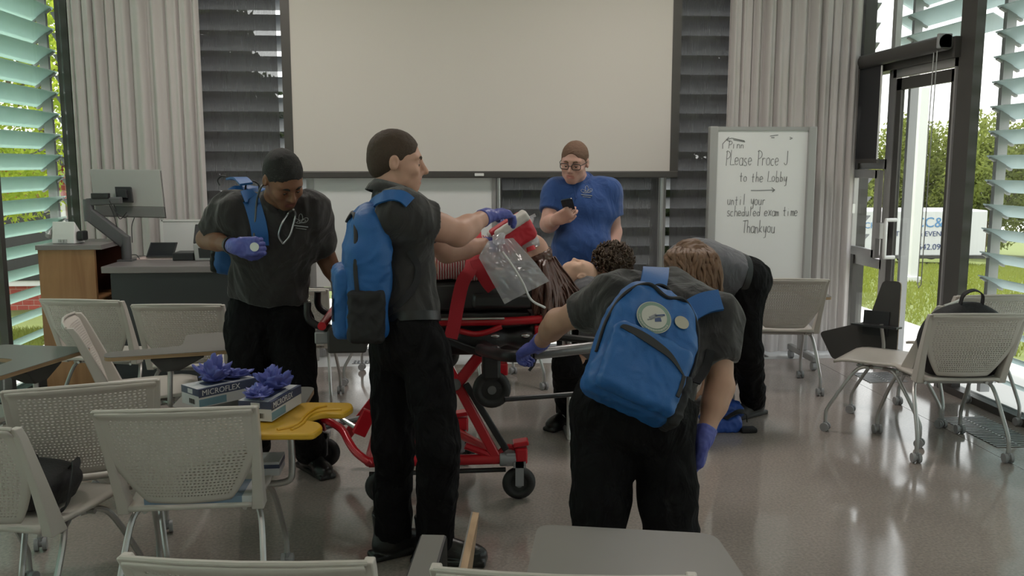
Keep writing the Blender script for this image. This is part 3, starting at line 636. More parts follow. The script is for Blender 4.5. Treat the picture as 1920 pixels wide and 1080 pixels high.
def glove_box(lab, p0, u, L=.25, Wd=.125, Hh=.07, word='MICROFLEX'):
    # p0: near bottom corner, u: long direction; the short side runs to the left of u
    u = Vector((u[0], u[1], 0)).normalized(); w = Vector((-u.y, u.x, 0)); M = Matrix(((u.x, w.x, 0, p0.x), (u.y, w.y, 0, p0.y), (0, 0, 1, p0.z), (0, 0, 0, 1)))
    t = thing('glove_box', lab, 'box', tuple(p0), 'boxes of blue gloves')
    MB().box((0, 0, 0), (L, Wd, Hh), M).build('carton', M_boxw, t, smooth=False)
    m = MB(); m.box((-.0006, -.0006, Hh * .55), (L + .0006, 0, Hh * 1.004), M); m.box((-.0006, -.0006, Hh * .62), (0, Wd, Hh * 1.004), M); m.box((-.0006, 0, Hh), (L, .012, Hh * 1.006), M); m.build('band', M_boxb, t, smooth=False)
    m = MB(); m.prism(rounded([(.05, .03), (.20, .03), (.20, .095), (.05, .095)], .02), Hh + .0002, Hh + .0012, M); m.build('opening', M_boxb, t, smooth=False)
    MB().box((.0, -.0008, .004), (L * .45, -.0002, Hh * .45), M).build('stripe', M_boxt, t, smooth=False)
    T = M @ Matrix(((1, 0, 0, .012), (0, 0, -1, -.0012), (0, 1, 0, Hh * .64), (0, 0, 0, 1)))
    text(word, .030, T, M_silver, t, ext=.0004, align='LEFT')
    MB().box((-.0012, Wd * .35, Hh * .68), (-.0004, Wd * .62, Hh * .93), M).build('tag_panel', M_boxw, t, smooth=False)
    m = MB()
    for i in range(9): m.box((-.0012, .03 + i * .0045, .010), (-.0004, .030 + i * .0045 + (.001 + .0014 * (i % 3)), .028), M)
    m.build('barcode', M_dark, t, smooth=False)
    return M
a = PZ(510, 793, .72); b = PZ(567, 757, .72); bx2 = glove_box('glove box nearer to us with blue gloves spilling from its top', Vector((a.x, a.y, .7245)), b - a)
a = PZ(374, 768, .72); b = PZ(500, 740, .72); bx1 = glove_box('glove box farther left on the yellow board, corner behind the chair back', Vector((a.x, a.y, .7245)), b - a)
M_nit = mat('blue_nitrile', (.085, .10, .36), .42, spec=.4)
def crumple(lab, c, r, seed):
    m = MB(); m.ball((0, 0, 0), 1, 44, 28); rnd = Vector((seed * 3.1, seed, -seed))
    for i, p in enumerate(m.v):
        p = Vector(p); d = 1 + .7 * noise.noise(p * 1.3 + rnd) + .55 * noise.noise(p * 2.9 + rnd) + .5 * (abs(noise.noise(p * 3.7 - rnd)) - .2) + .2 * noise.noise(p * 8 + rnd)
        m.v[i] = (c[0] + p.x * r[0] * d, c[1] + p.y * r[1] * d, c[2] + max(0, p.z * .5 + .5) * r[2] * 2 * d)
    for k in range(3):                                   # loose fingers
        a = seed * 1.3 + k * 1.7; b0 = Vector((c[0], c[1], c[2] + r[2] * .7)); e = b0 + Vector((math.cos(a) * r[0] * 1.35, math.sin(a) * r[1] * 1.3, -r[2] * .3 + r[2] * .3 * k))
        m.tube([b0, (b0 + e) / 2 + Vector((0, 0, .008)), e], [.012, .010, .005], 8, flat=(1, .6))
    o = m.build('disposable_glove', M_nit, None, angle=None); tag(o, lab, 'glove', 'loose blue gloves on the boxes')
p = bx1 @ Vector((.10, .07, .071)); crumple('crumpled blue glove standing up from the farther glove box', p, (.05, .04, .032), 2)
p = bx1 @ Vector((.19, .07, .071)); crumple('flat blue glove lying at the far end of the farther glove box', p, (.05, .03, .014), 5)
p = bx2 @ Vector((.16, .07, .071)); crumple('crumpled blue glove bulging from the nearer glove box', p, (.055, .04, .035), 3)
p = bx2 @ Vector((.05, .075, .071)); crumple('blue glove drooping over the left side of the nearer glove box', p, (.045, .05, .016), 4)
M_boxblue = mat('pale_blue_card', (.17, .24, .33), .5)
fb = thing('flat_box', 'flat blue box lying on the seat of the foreground chair', 'box', (-.88, 3.12, .455))
MB().box((-1.03, 3.03, .457), (-.70, 3.20, .482)).build('carton', M_boxblue, fb, smooth=False); MB().box((-.70, 3.03, .4572), (-.655, 3.20, .4818)).build('end_flap', M_boxw, fb, smooth=False)
fb2 = thing('glove_box', 'small white box on the seat of the foreground chair at its right side', 'box', (-.70, 3.36, .455))
MB().box((-.72, 3.30, .457), (-.62, 3.42, .51)).build('carton', M_boxw, fb2, smooth=False); MB().box((-.721, 3.299, .485), (-.619, 3.421, .50)).build('band', M_boxb, fb2, smooth=False)
# ---- instructor's desk
M_oak = wood('oak_veneer', (.36, .19, .085), (.27, .13, .055), (14, 14, 1.2)); M_maho = mat('dark_red_interior', (.09, .028, .016), .5); M_deskp = mat('desk_grey_panel', (.040, .044, .048), .5); M_desktop = mat('desk_top_laminate', (.20, .18, .18), .3)
cb = thing('wooden_cabinet', 'open oak cabinet standing beside the grey desk at left', 'cabinet', (-2.45, 6.2, 0))
CX0, CX1, CY0, CY1, CZ = -2.66, -2.25, 6.10, 6.62, 1.06
MB().box((CX0, CY0, 0), (CX1 - .05, CY0 + .03, CZ)).build('front_panel', M_oak, cb, smooth=False)
MB().box((CX0, CY1 - .03, 0), (CX1, CY1, CZ)).build('back_panel', M_maho, cb, smooth=False)
MB().box((CX0, CY0 + .03, 0), (CX0 + .03, CY1 - .03, CZ)).build('side_panel', M_maho, cb, smooth=False)
MB().box((CX0 - .01, CY0 - .01, CZ), (CX1, CY1, CZ + .03)).build('top', M_desktop, cb, smooth=False)
for z in (.35, .70): MB().box((CX0 + .03, CY0 + .03, z), (CX1 - .02, CY1 - .03, z + .025)).build('shelf', M_oak, cb, smooth=False)
ph = thing('desk_phone', 'white desk phone with handset on top of the oak cabinet', 'phone', (-2.5, 6.28, CZ + .03))
MP = Matrix.Translation((-2.52, 6.26, CZ + .031)) @ Matrix.Rotation(math.radians(-10), 4, 'Z')
MB().prism([(-.07, 0), (.06, 0), (.04, .05), (-.05, .15)], -.08, .08, MP @ Matrix(((0, 0, 1, 0), (1, 0, 0, 0), (0, 1, 0, 0), (0, 0, 0, 1)))).build('base', M_white, ph, smooth=False, bevel=.006)
MB().tube([MP @ Vector((-.105, -.06, .05)), MP @ Vector((-.11, -.02, .085)), MP @ Vector((-.105, .04, .10))], [.022, .014, .022], 10).build('handset', M_alu, ph)
MB().box((.085, -.05, .02), (.125, .03, .085), MP).build('speaker_pod', M_black, ph, smooth=False, bevel=.01)
m = MB()
for i in range(4):
    for j in range(3): m.box((-.03 + .022 * j, -.0765 + .014 * i, .012 + .026 * i), (-.014 + .022 * j, -.070 + .014 * i, .03 + .026 * i), MP)
m.build('keypad', M_alu, ph, smooth=False)
DX0, DX1, DY0, DY1, DZ = -2.19, -1.22, 6.06, 6.75, .955
dk = thing('instructor_desk', 'tall dark grey desk with a light top edge at left', 'desk', (-1.5, 6.4, 0))
MB().box((DX0 - .04, DY0 - .05, DZ - .045), (DX1, DY1, DZ)).build('desk_top', M_desktop, dk, smooth=False, bevel=.004)
MB().box((DX0, DY0, 0.03), (DX1 - .03, DY0 + .03, DZ - .045)).build('front_panel', M_deskp, dk, smooth=False)
for x in (DX0, DX1 - .06): MB().box((x, DY0 + .03, 0), (x + .03, DY1 - .03, DZ - .045)).build('side_panel', M_deskp, dk, smooth=False)
mo = thing('monitor', 'computer monitor seen from behind on an articulated arm above the desk', 'monitor', (-1.9, 6.4, DZ))
def DW(px, py, y): return PY(px, py, y)
MYY = 6.50
q = [DW(168, 317, MYY + .04), DW(299, 318, MYY + .04), DW(309, 408, MYY - .02), DW(180, 405, MYY - .02)]
nn = (q[1] - q[0]).cross(q[3] - q[0]).normalized(); nn = nn if nn.y < 0 else -nn
mp1 = q[3].lerp(q[0], .22); mp2 = q[2].lerp(q[1], .22)
def slab(mb, quad, th): mb.add([p for p in quad] + [p - nn * th for p in quad], [(0, 1, 2, 3), (7, 6, 5, 4), (0, 4, 5, 1), (1, 5, 6, 2), (2, 6, 7, 3), (3, 7, 4, 0)]); return mb
M_monb = mat('monitor_silver', (.36, .355, .34), .35, .3); M_mond = mat('monitor_chin', (.13, .13, .125), .4)
slab(MB(), [q[0], q[1], mp2, mp1], .03).build('back_cover', M_monb, mo, smooth=False, bevel=.004)
slab(MB(), [mp1, mp2, q[2], q[3]], .028).build('lower_cover', M_mond, mo, smooth=False, bevel=.004)
slab(MB(), [p - nn * .031 for p in q], .006).build('display', M_black, mo, smooth=False)
vc = DW(233, 365, MYY - .03); ux = (q[1] - q[0]).normalized(); uz = (q[0] - q[3]).normalized()
VM = Matrix(((ux.x, nn.x, uz.x, vc.x), (ux.y, nn.y, uz.y, vc.y), (ux.z, nn.z, uz.z, vc.z), (0, 0, 0, 1)))
m = MB(); m.box((-.055, -.012, -.055), (.055, .012, .055), VM); m.box((-.03, .012, -.03), (.03, .05, .03), VM); m.build('mount_plate', M_black, mo, smooth=False, bevel=.004)
A0 = DW(163, 379, MYY - .14); A1 = DW(228, 376, MYY - .14); B0 = DW(165, 400, MYY - .14); C1 = Vector((DW(236, 455, MYY - .14).x, MYY - .14, DZ + .13))
MB().bar(A0, A1, .055, .05).build('upper_arm', M_armgrey, mo, smooth=False, bevel=.008)
MB().cyl(Vector((A0.x + .01, A0.y, A0.z + .02)), Vector((A0.x + .01, A0.y, A0.z - .13)), .035).build('elbow_joint', M_armgrey, mo)
MB().bar(Vector((A0.x + .01, A0.y, A0.z - .08)), C1, .06, .09).build('lower_arm', M_armgrey, mo, smooth=False, bevel=.01)
m = MB(); m.cyl((C1.x, C1.y, DZ), (C1.x, C1.y, DZ + .17), .034); m.box((C1.x - .05, C1.y - .05, DZ), (C1.x + .05, C1.y + .05, DZ + .012)); m.build('post', M_armgrey, mo)
MB().bar(DW(172, 367, MYY - .16), DW(205, 367, MYY - .16), .04, .035).build('cable_hub', M_black, mo, smooth=False, bevel=.004)
m = MB()
for k, (pts) in enumerate((((205, 376), (215, 395), (232, 408), (240, 404)), ((203, 378), (214, 405), (220, 430)), ((212, 380), (224, 410), (238, 398)), ((252, 408), (247, 425), (248, 455)), ((232, 490), (240, 480), (255, 478), (262, 486)))):
    m.tube(spline([DW(a, b, MYY - .17 + .03 * k) for a, b in pts], 5), .003, 6)
m.build('cable', M_black, mo); mo.children[-1]['kind'] = 'stuff'
def on_desk(px, py): return PZ(px, py, DZ)
tb = thing('tablet_computer', 'black tablet computer propped on papers on the desk', 'tablet', tuple(on_desk(300, 487)))
c = on_desk(300, 486); MT = Matrix.Translation((c.x, c.y, DZ + .012)) @ Matrix.Rotation(math.radians(38), 4, 'X')
MB().box((-.095, 0, 0), (.095, .15, .008), MT).build('slab', M_black, tb, smooth=False, bevel=.003)
MB().box((-.085, .012, .008), (.085, .14, .0088), MT).build('screen', mat('glossy_screen', (.02, .022, .026), .08), tb, smooth=False)
MB().tube([MT @ Vector((-.06, .135, -.002)), MT @ Vector((-.06, .16, -.075)), MT @ Vector((.06, .16, -.075)), MT @ Vector((.06, .135, -.002))], .004, 6).build('stand', M_black, tb)
pa = MB().box((c.x - .17, c.y - .02, DZ + .0005), (c.x + .13, c.y + .2, DZ + .004)).build('paper_sheet', mat('paper', (.62, .50, .48), .7), None, smooth=False); tag(pa, 'loose papers under the tablet on the desk', 'paper')
c = on_desk(344, 489); bk = MB().box((c.x - .075, c.y, DZ + .0005), (c.x + .07, c.y + .18, DZ + .055)).build('black_case', M_black, None, smooth=False, bevel=.006); tag(bk, 'small black case on the desk between tablet and machine', 'case')
c = on_desk(392, 490); mc = thing('desktop_machine', 'grey and black portable machine with angled screen on the desk', 'machine', tuple(c)); c = Vector((c.x, c.y + .02, DZ + .001))
m = MB(); m.prism(rounded([(-.10, 0), (.11, 0), (.12, .10), (-.11, .12)], .012), 0, .16, Matrix.Translation(c) @ Matrix(((1, 0, 0, 0), (0, 0, 1, 0), (0, 1, 0, 0), (0, 0, 0, 1)))); m.build('body', M_alu, mc, smooth=False, bevel=.006)
MB().prism([(-.07, .02), (.07, .02), (.085, .09), (-.075, .09)], -.002, 0, Matrix.Translation(c) @ Matrix(((1, 0, 0, 0), (0, 0, 1, 0), (0, 1, 0, 0), (0, 0, 0, 1)))).build('bay', M_black, mc, smooth=False)
MB().box((-.12, 0, 0), (.10, .02, .15), Matrix.Translation(c + Vector((0, .04, .12))) @ Matrix.Rotation(math.radians(-30), 4, 'X')).build('screen', M_black, mc, smooth=False, bevel=.008)
pn = thing('partition', 'low white panel standing behind the desk in front of the curtain', 'partition', tuple(PY(345, 440, 7.05).xy) + (0,))
a = PY(303, 415, 7.05); b = PY(372, 415, 7.05)
MB().box((a.x, 7.045, .5), (b.x + .3, 7.06, a.z)).build('panel', M_wb, pn, smooth=False)
m = MB()
for x in (a.x, b.x + .3): m.box((x - .01, 7.04, .03), (x + .01, 7.065, a.z + .01)); m.box((x - .012, 6.88, 0), (x + .012, 7.2, .03))
m.box((a.x, 7.04, a.z), (b.x + .3, 7.065, a.z + .012)); m.build('frame', M_white, pn, smooth=False)
# ---- rolling whiteboard with the notice
rw = thing('rolling_whiteboard', 'rolling whiteboard with a handwritten notice at right', 'whiteboard', (2.55, 6.95, 0))
BY = 6.95; a = PY(1330, 237, BY); b = PY(1530, 237, BY); BX0, BX1, BZ = a.x, b.x, a.z
M_alug = mat('whiteboard_frame', (.36, .355, .35), .45, .3)
MB().box((BX0 + .05, BY - .008, .45), (BX1 - .05, BY + .008, BZ - .03)).build('board', M_wb, rw, smooth=False)
for x in (BX0, BX1 - .065): MB().box((x, BY - .035, .12), (x + .065, BY + .035, BZ)).build('side_post', M_alug, rw, smooth=False, bevel=.008)
for z in (BZ - .03, .43): MB().box((BX0 + .065, BY - .02, z), (BX1 - .065, BY + .02, z + .028)).build('rail', M_alug, rw, smooth=False)
for x in (BX0 + .03, BX1 - .03):
    f = MB().box((x - .025, BY - .26, .07), (x + .025, BY + .26, .12)).build('foot', M_alug, rw, smooth=False, bevel=.01)
    for y in (BY - .23, BY + .23): MB().cyl((x - .015, y, .035), (x + .015, y, .035), .035).build('caster', M_caster, f)
M_marker = mat('faded_black_marker', (.15, .15, .155), .6)
def arc(cx, cy, rx, ry, a0, a1, n=9): return [(cx + rx * math.cos(math.radians(a0 + (a1 - a0) * i / n)), cy + ry * math.sin(math.radians(a0 + (a1 - a0) * i / n))) for i in range(n + 1)]
GLY = {'P': [[(.1, 0), (.12, 1)], [(.0, .9)] + arc(.12, .72, .42, .26, 85, -90)], 'L': [[(.1, .95), (.05, 0), (.55, .03)]], 'e': [[(.05, .25), (.45, .3)] + arc(.25, .27, .22, .26, 10, 320)], 'a': [arc(.25, .25, .22, .25, 40, 380) , [(.47, .5), (.47, .0)]],
 's': [arc(.27, .38, .16, .13, 40, 260, 6) + arc(.25, .12, .18, .13, 80, -150, 6)], 'r': [[(.1, .5), (.1, 0)], arc(.28, .3, .18, .2, 180, 50, 5)], 'o': [arc(.25, .25, .22, .25, 90, 450)], 'c': [arc(.27, .25, .22, .25, 50, 310)], 'd': [arc(.22, .22, .2, .22, 20, 360), [(.45, 1), (.45, 0)]],
 'J': [[(.4, 1), (.42, .2)] + arc(.22, .18, .2, .18, 0, -170, 6)], 't': [[(.22, .85), (.22, .0), (.35, .02)], [(.02, .5), (.42, .52)]], 'h': [[(.08, 1), (.08, 0)], arc(.25, .25, .17, .25, 180, 0, 6) + [(.42, 0)]], 'l': [[(.2, 1), (.2, 0)]], 'b': [[(.1, 1), (.1, 0)], arc(.27, .22, .18, .22, 160, -160)],
 'y': [[(.05, .5), (.12, .1), (.3, .05), (.42, .5)], [(.44, .5), (.38, -.35), (.15, -.4)]], 'u': [[(.06, .5)] + arc(.24, .2, .18, .2, 180, 360, 6) + [(.42, .5), (.44, 0)]], 'n': [[(.08, .5), (.08, 0)], arc(.25, .25, .17, .24, 180, 0, 6) + [(.42, 0)]], 'i': [[(.2, .5), (.2, 0)], [(.2, .72), (.22, .74)]],
 'x': [[(.05, .5), (.42, 0)], [(.42, .5), (.05, 0)]], 'm': [[(.04, .5), (.04, 0)], arc(.15, .25, .11, .24, 180, 0, 5) + [(.26, 0)], arc(.37, .25, .11, .24, 180, 0, 5) + [(.48, 0)]], 'T': [[(.0, .95), (.6, 1)], [(.28, .97), (.26, 0)]], 'k': [[(.08, 1), (.08, 0)], [(.4, .5), (.1, .22), (.42, 0)]], '1': [[(.2, .6), (.2, 0)]], '?': [arc(.25, .5, .16, .16, 160, -60, 6) + [(.25, .15)]]}
def board_text(s, px, py, h, wpx, skew=.12):
    p = PY(px, py, BY - .0095); W_ = wpx / FPX * 6.98; adv = W_ / len(s); rnd = random.Random(len(s) * 7 + px)
    for n, ch in enumerate(s):
        if ch == ' ': continue
        m = MB(); jy = rnd.uniform(-.04, .04) * h; jx = rnd.uniform(-.04, .04) * adv; sc = rnd.uniform(.92, 1.08)
        for l in GLY[ch]:
            pts = [(p.x + n * adv + jx + (x / .55) * adv * .95 * sc + skew * y * h * .4, BY - .0095, p.z + jy + y * h * sc) for x, y in l]
            m.tube(pts, .0021, 5)
        m.build('handwriting', M_marker, rw)
board_text('PLease Proce J', 1360, 310, .115, 122, .1); board_text('to the Lobby', 1386, 341, .085, 94, .1); board_text('until your', 1363, 384, .085, 76, .1); board_text('scheduled exam time', 1362, 405, .080, 140, .1); board_text('Thankyou', 1392, 437, .10, 64, .1); board_text('P1nn', 1365, 278, .062, 32, .2)
def strokes(lines, r=.0028):
    for l in lines: MB().tube([PY(px, py, BY - .0095) for px, py in l], r, 5).build('marker_stroke', M_marker, rw)
strokes([[(1408, 357), (1428, 357), (1452, 356)], [(1447, 352), (1453, 356), (1448, 360)], [(1396, 264), (1372, 259), (1362, 262), (1355, 270), (1355, 279)], [(1362, 262), (1367, 257)], [(1362, 262), (1369, 265)], [(1375, 262), (1397, 266)], [(1444, 255), (1459, 253)], [(1446, 258), (1452, 258)], [(1481, 257), (1486, 259), (1481, 261)]])
# ================================================================== soft-form modelling (smooth unions of rounded shapes meshed as one surface)
def V(*a): return np.array(a, dtype=np.float64)
def npv(p): return np.array([p[0], p[1], p[2]], dtype=np.float64)
class Form:
    def __init__(s): s.p = []
    def cone(s, a, b, ra, rb, k=.03, sq=None, capa=False, capb=False, op=1):       # round cone; sq=(axis, factor>1 thinner)
        s.p.append(('c', npv(a), npv(b), ra, rb, k, (npv(sq[0]) / np.linalg.norm(npv(sq[0])), sq[1]) if sq else None, capa, capb, op)); return s
    def ell(s, c, r, R=None, k=.03, op=1):
        s.p.append(('e', npv(c), np.array(r, float), np.eye(3) if R is None else np.array(R, float), k, op)); return s
    def box(s, c, h, R=None, rd=.02, k=.02, op=1):
        s.p.append(('b', npv(c), np.array(h, float), np.eye(3) if R is None else np.array(R, float), rd, k, op)); return s
    def bounds(s):
        lo = []; hi = []
        for q in s.p:
            if q[-1] < 0: continue
            a, b = s.bb(q); lo.append(a); hi.append(b)
        return np.min(lo, 0) - .012, np.max(hi, 0) + .012
    @staticmethod
    def bb(q):
        if q[0] == 'c':
            r = max(q[3], q[4]); return np.minimum(q[1], q[2]) - r, np.maximum(q[1], q[2]) + r
        R = np.abs(q[3]); e = R @ q[2]; return q[1] - e, q[1] + e
    def mesh(s, name, res):
        lo, hi = s.bounds(); n = np.ceil((hi - lo) / res).astype(int) + 1
        F = np.full(n, .1, np.float32); ax = [lo[i] + res * np.arange(n[i]) for i in range(3)]
        for q in s.p:
            k = q[-2] if q[0] != 'c' else q[5]; a, b = s.bb(q); m = k + 2 * res
            i0 = np.clip(np.floor((a - m - lo) / res).astype(int), 0, n); i1 = np.clip(np.ceil((b + m - lo) / res).astype(int) + 1, 0, n)
            if np.any(i1 <= i0): continue
            sl = tuple(slice(i0[i], i1[i]) for i in range(3))
            X = np.stack(np.meshgrid(ax[0][sl[0]], ax[1][sl[1]], ax[2][sl[2]], indexing='ij'), -1)
            if q[0] == 'c':
                _, A, B, ra, rb, k, sq, ca, cb, op = q; P = X - A; ba = B - A; t = np.clip((P @ ba) / max(1e-9, ba @ ba), 0, 1)
                E = P - t[..., None] * ba
                if sq is not None: E = E + (E @ sq[0])[..., None] * sq[0] * (sq[1] - 1)
                d = np.sqrt((E * E).sum(-1)) - (ra + (rb - ra) * t)
                if sq is not None: d = d / sq[1] ** .5
                L = np.linalg.norm(ba)
                if cb: d = np.maximum(d, (P @ ba) / L - L)
                if ca: d = np.maximum(d, -(P @ ba) / L)
            elif q[0] == 'e':
                _, c, r, R, k, op = q; P = (X - c) @ R; k0 = np.sqrt(((P / r) ** 2).sum(-1)); k1 = np.sqrt(((P / (r * r)) ** 2).sum(-1)) + 1e-9; d = k0 * (k0 - 1) / k1
            else:
                _, c, h, R, rd, k, op = q; P = np.abs((X - c) @ R) - (h - rd); d = np.sqrt((np.maximum(P, 0) ** 2).sum(-1)) + np.minimum(P.max(-1), 0) - rd
            d = d.astype(np.float32); f = F[sl]; k = max(k, 1e-4)
            if op > 0: hh = np.maximum(k - np.abs(f - d), 0) / k; F[sl] = np.minimum(f, d) - hh * hh * k * .25
            else: d = -d; hh = np.maximum(k - np.abs(f - d), 0) / k; F[sl] = np.maximum(f, d) + hh * hh * k * .25
        # naive surface nets
        F[0], F[-1] = .05, .05; F[:, 0], F[:, -1] = .05, .05; F[:, :, 0], F[:, :, -1] = .05, .05
        S_ = F < 0; C = [S_[a:n[0] - 1 + a, b:n[1] - 1 + b, c:n[2] - 1 + c] for a in (0, 1) for b in (0, 1) for c in (0, 1)]
        al = C[0].copy(); an = C[0].copy()
        for c in C[1:]: al &= c; an |= c
        act = an & ~al; I = np.argwhere(act); ids = np.full(act.shape, -1, np.int64); ids[act] = np.arange(len(I))
        cor = [(a, b, c) for a in (0, 1) for b in (0, 1) for c in (0, 1)]; val = np.stack([F[I[:, 0] + a, I[:, 1] + b, I[:, 2] + c] for a, b, c in cor], 1)
        acc = np.zeros((len(I), 3)); cnt = np.zeros(len(I))
        for x in range(8):
            for y in range(x + 1, 8):
                dv = np.array(cor[y]) - np.array(cor[x])
                if np.abs(dv).sum() != 1: continue
                m = (val[:, x] < 0) != (val[:, y] < 0); t = val[m, x] / (val[m, x] - val[m, y]); acc[m] += np.array(cor[x]) + t[:, None] * dv; cnt[m] += 1
        vs = lo + res * (I + acc / cnt[:, None]); faces = []
        for axn in range(3):
            b, c = (axn + 1) % 3, (axn + 2) % 3; s0 = [slice(None)] * 3; s1 = [slice(None)] * 3; s0[axn] = slice(0, -1); s1[axn] = slice(1, None)
            A, B = S_[tuple(s0)], S_[tuple(s1)]; e = np.argwhere(A != B); e = e[(e[:, b] > 0) & (e[:, c] > 0)]; fl = A[tuple(e.T)]
            def cell(db, dc):
                g = e.copy(); g[:, b] -= db; g[:, c] -= dc; return ids[tuple(g.T)]
            Q = np.stack([cell(1, 1), cell(0, 1), cell(0, 0), cell(1, 0)], 1); Q[~fl] = Q[~fl][:, ::-1]; faces.append(Q)
        Fc = np.concatenate(faces); me = bpy.data.meshes.new(name); me.vertices.add(len(vs)); me.vertices.foreach_set('co', vs.astype(np.float32).ravel())
        me.loops.add(len(Fc) * 4); me.loops.foreach_set('vertex_index', Fc.ravel().astype(np.int32)); me.polygons.add(len(Fc)); me.polygons.foreach_set('loop_start', (np.arange(len(Fc)) * 4).astype(np.int32))
        me.update(calc_edges=True); me.validate(); return me
def smooth_mesh(me, it=1, lam=.5):
    n = len(me.vertices); co = np.empty(n * 3, np.float32); me.vertices.foreach_get('co', co); co = co.reshape(-1, 3); e = np.empty(len(me.edges) * 2, np.int32); me.edges.foreach_get('vertices', e); e = e.reshape(-1, 2)
    for _ in range(it):
        a = np.zeros_like(co); c = np.zeros(n)
        for i, j in ((0, 1), (1, 0)): np.add.at(a, e[:, i], co[e[:, j]]); np.add.at(c, e[:, i], 1)
        co = co * (1 - lam) + lam * a / c[:, None]
    me.vertices.foreach_set('co', co.ravel()); me.update()
def wrinkle(me, amp, sc=(9, 9, 9), seed=0, ridge=True, oct2=True):
    n = len(me.vertices); no = np.empty(n * 3, np.float32); me.vertices.foreach_get('normal', no); no = no.reshape(-1, 3); co = np.empty(n * 3, np.float32); me.vertices.foreach_get('co', co); co = co.reshape(-1, 3); o = Vector((seed * 7.3, seed * 3.7, seed * 1.9))
    q = co * np.array(sc, np.float32); d = np.empty(n)
    for i in range(n):
        p = Vector(q[i]) + o; w = noise.noise_vector(p * .5) * .8; x = noise.noise(p + w)
        d[i] = (1 - 2.6 * abs(x)) * .5 + ((.5 - 1.6 * abs(noise.noise(p * 2.1 + w * 1.5))) * .45 if oct2 else 0) if ridge else x
    me.vertices.foreach_set('co', (co + no * (d * amp)[:, None]).ravel().astype(np.float32)); me.update()
from mathutils.bvhtree import BVHTree
def bvh(*objs):
    vs = []; fs = []
    for o in objs:
        b = len(vs); vs += [v.co.copy() for v in o.data.vertices]; fs += [[b + i for i in p.vertices] for p in o.data.polygons]
    return BVHTree.FromPolygons(vs, fs)
def onto(tree, px, py, off=.004, dflt=3.5):              # the point of a surface seen at a pixel, lifted off it
    r = ray(px, py); h = tree.ray_cast(CPOS, r.normalized())
    if h[0] is None: h2 = tree.find_nearest(D(px, py, dflt)); return h2[0] + h2[1] * off
    nn = h[1] if h[1].dot(r) < 0 else -h[1]
    return h[0] + nn * off
def near(tree, p, off=.004):
    h = tree.find_nearest(Vector(p)); return h[0] + h[1] * off
def basis(f, u):                                         # columns: right, forward, up
    f = Vector(f).normalized(); u = Vector(u); r = f.cross(u).normalized(); u = r.cross(f); return np.array([[r.x, f.x, u.x], [r.y, f.y, u.y], [r.z, f.z, u.z]])
M_charcoal = mat('charcoal_polo_knit', (.035, .033, .033), .85, spec=.2, sheen=.25, bump=.25, bump_scale=700, folds=(9, .38))
M_greyshirt = mat('grey_polo_knit', (.115, .115, .128), .85, spec=.2, sheen=.25, bump=.25, bump_scale=700, folds=(9, .38))
M_bluepolo = mat('royal_blue_polo_knit', (.026, .070, .23), .8, spec=.25, sheen=.2, bump=.25, bump_scale=700, folds=(9, .38))
M_pants = mat('black_work_trouser', (.0065, .0065, .0072), .8, spec=.12, bump=.2, bump_scale=500, folds=(11, .6))
M_boot = mat('black_boot_leather', (.012, .012, .012), .32, bump=.1, bump_scale=120)
M_sole = mat('boot_sole', (.02, .02, .02), .7)
M_belt = mat('black_belt', (.012, .012, .012), .4)
M_bp = mat('blue_backpack_nylon', (.010, .095, .30), .55, bump=.12, bump_scale=260, noise_amt=.12, noise_scale=14)
M_bpd = mat('black_backpack_mesh', (.012, .012, .014), .75, bump=.3, bump_scale=600)
M_zip = mat('black_zipper', (.015, .015, .017), .6)
M_hairblk = mat('black_hair', (.008, .007, .006), .7, bump=.6, bump_scale=420)
M_hairbrn = mat('short_brown_hair', (.050, .028, .016), .7, noise_amt=.35, noise_scale=160, bump=.5, bump_scale=420)
M_hairlt = mat('light_brown_hair', (.16, .085, .048), .6, noise_amt=.45, noise_scale=60, stretch=(1, 1, .15))
M_hairdk = mat('dark_auburn_hair', (.085, .032, .020), .38, noise_amt=.5, noise_scale=60)
M_hairgin = mat('short_ginger_brown_hair', (.15, .080, .048), .7, noise_amt=.3, noise_scale=180, bump=.5, bump_scale=420)
def skin(n, c, lip): return [mat(n, c, .5, spec=.35, noise_amt=.10, noise_scale=22, sss=.08), mat(n + '_lips', lip, .45)]
SK_brown = skin('brown_skin', (.20, .095, .055), (.17, .062, .050)); SK_fair = skin('fair_skin', (.52, .30, .225), (.46, .20, .165)); SK_pink = skin('pink_fair_skin', (.56, .32, .26), (.50, .20, .17)); SK_tan = skin('tan_skin', (.44, .26, .185), (.40, .18, .14)); SK_doll = skin('rubber_mannequin_skin', (.62, .40, .30), (.58, .30, .24))
M_sclera = mat('eye_white', (.6, .58, .55), .2); M_iris = mat('eye_iris', (.03, .02, .015), .1)
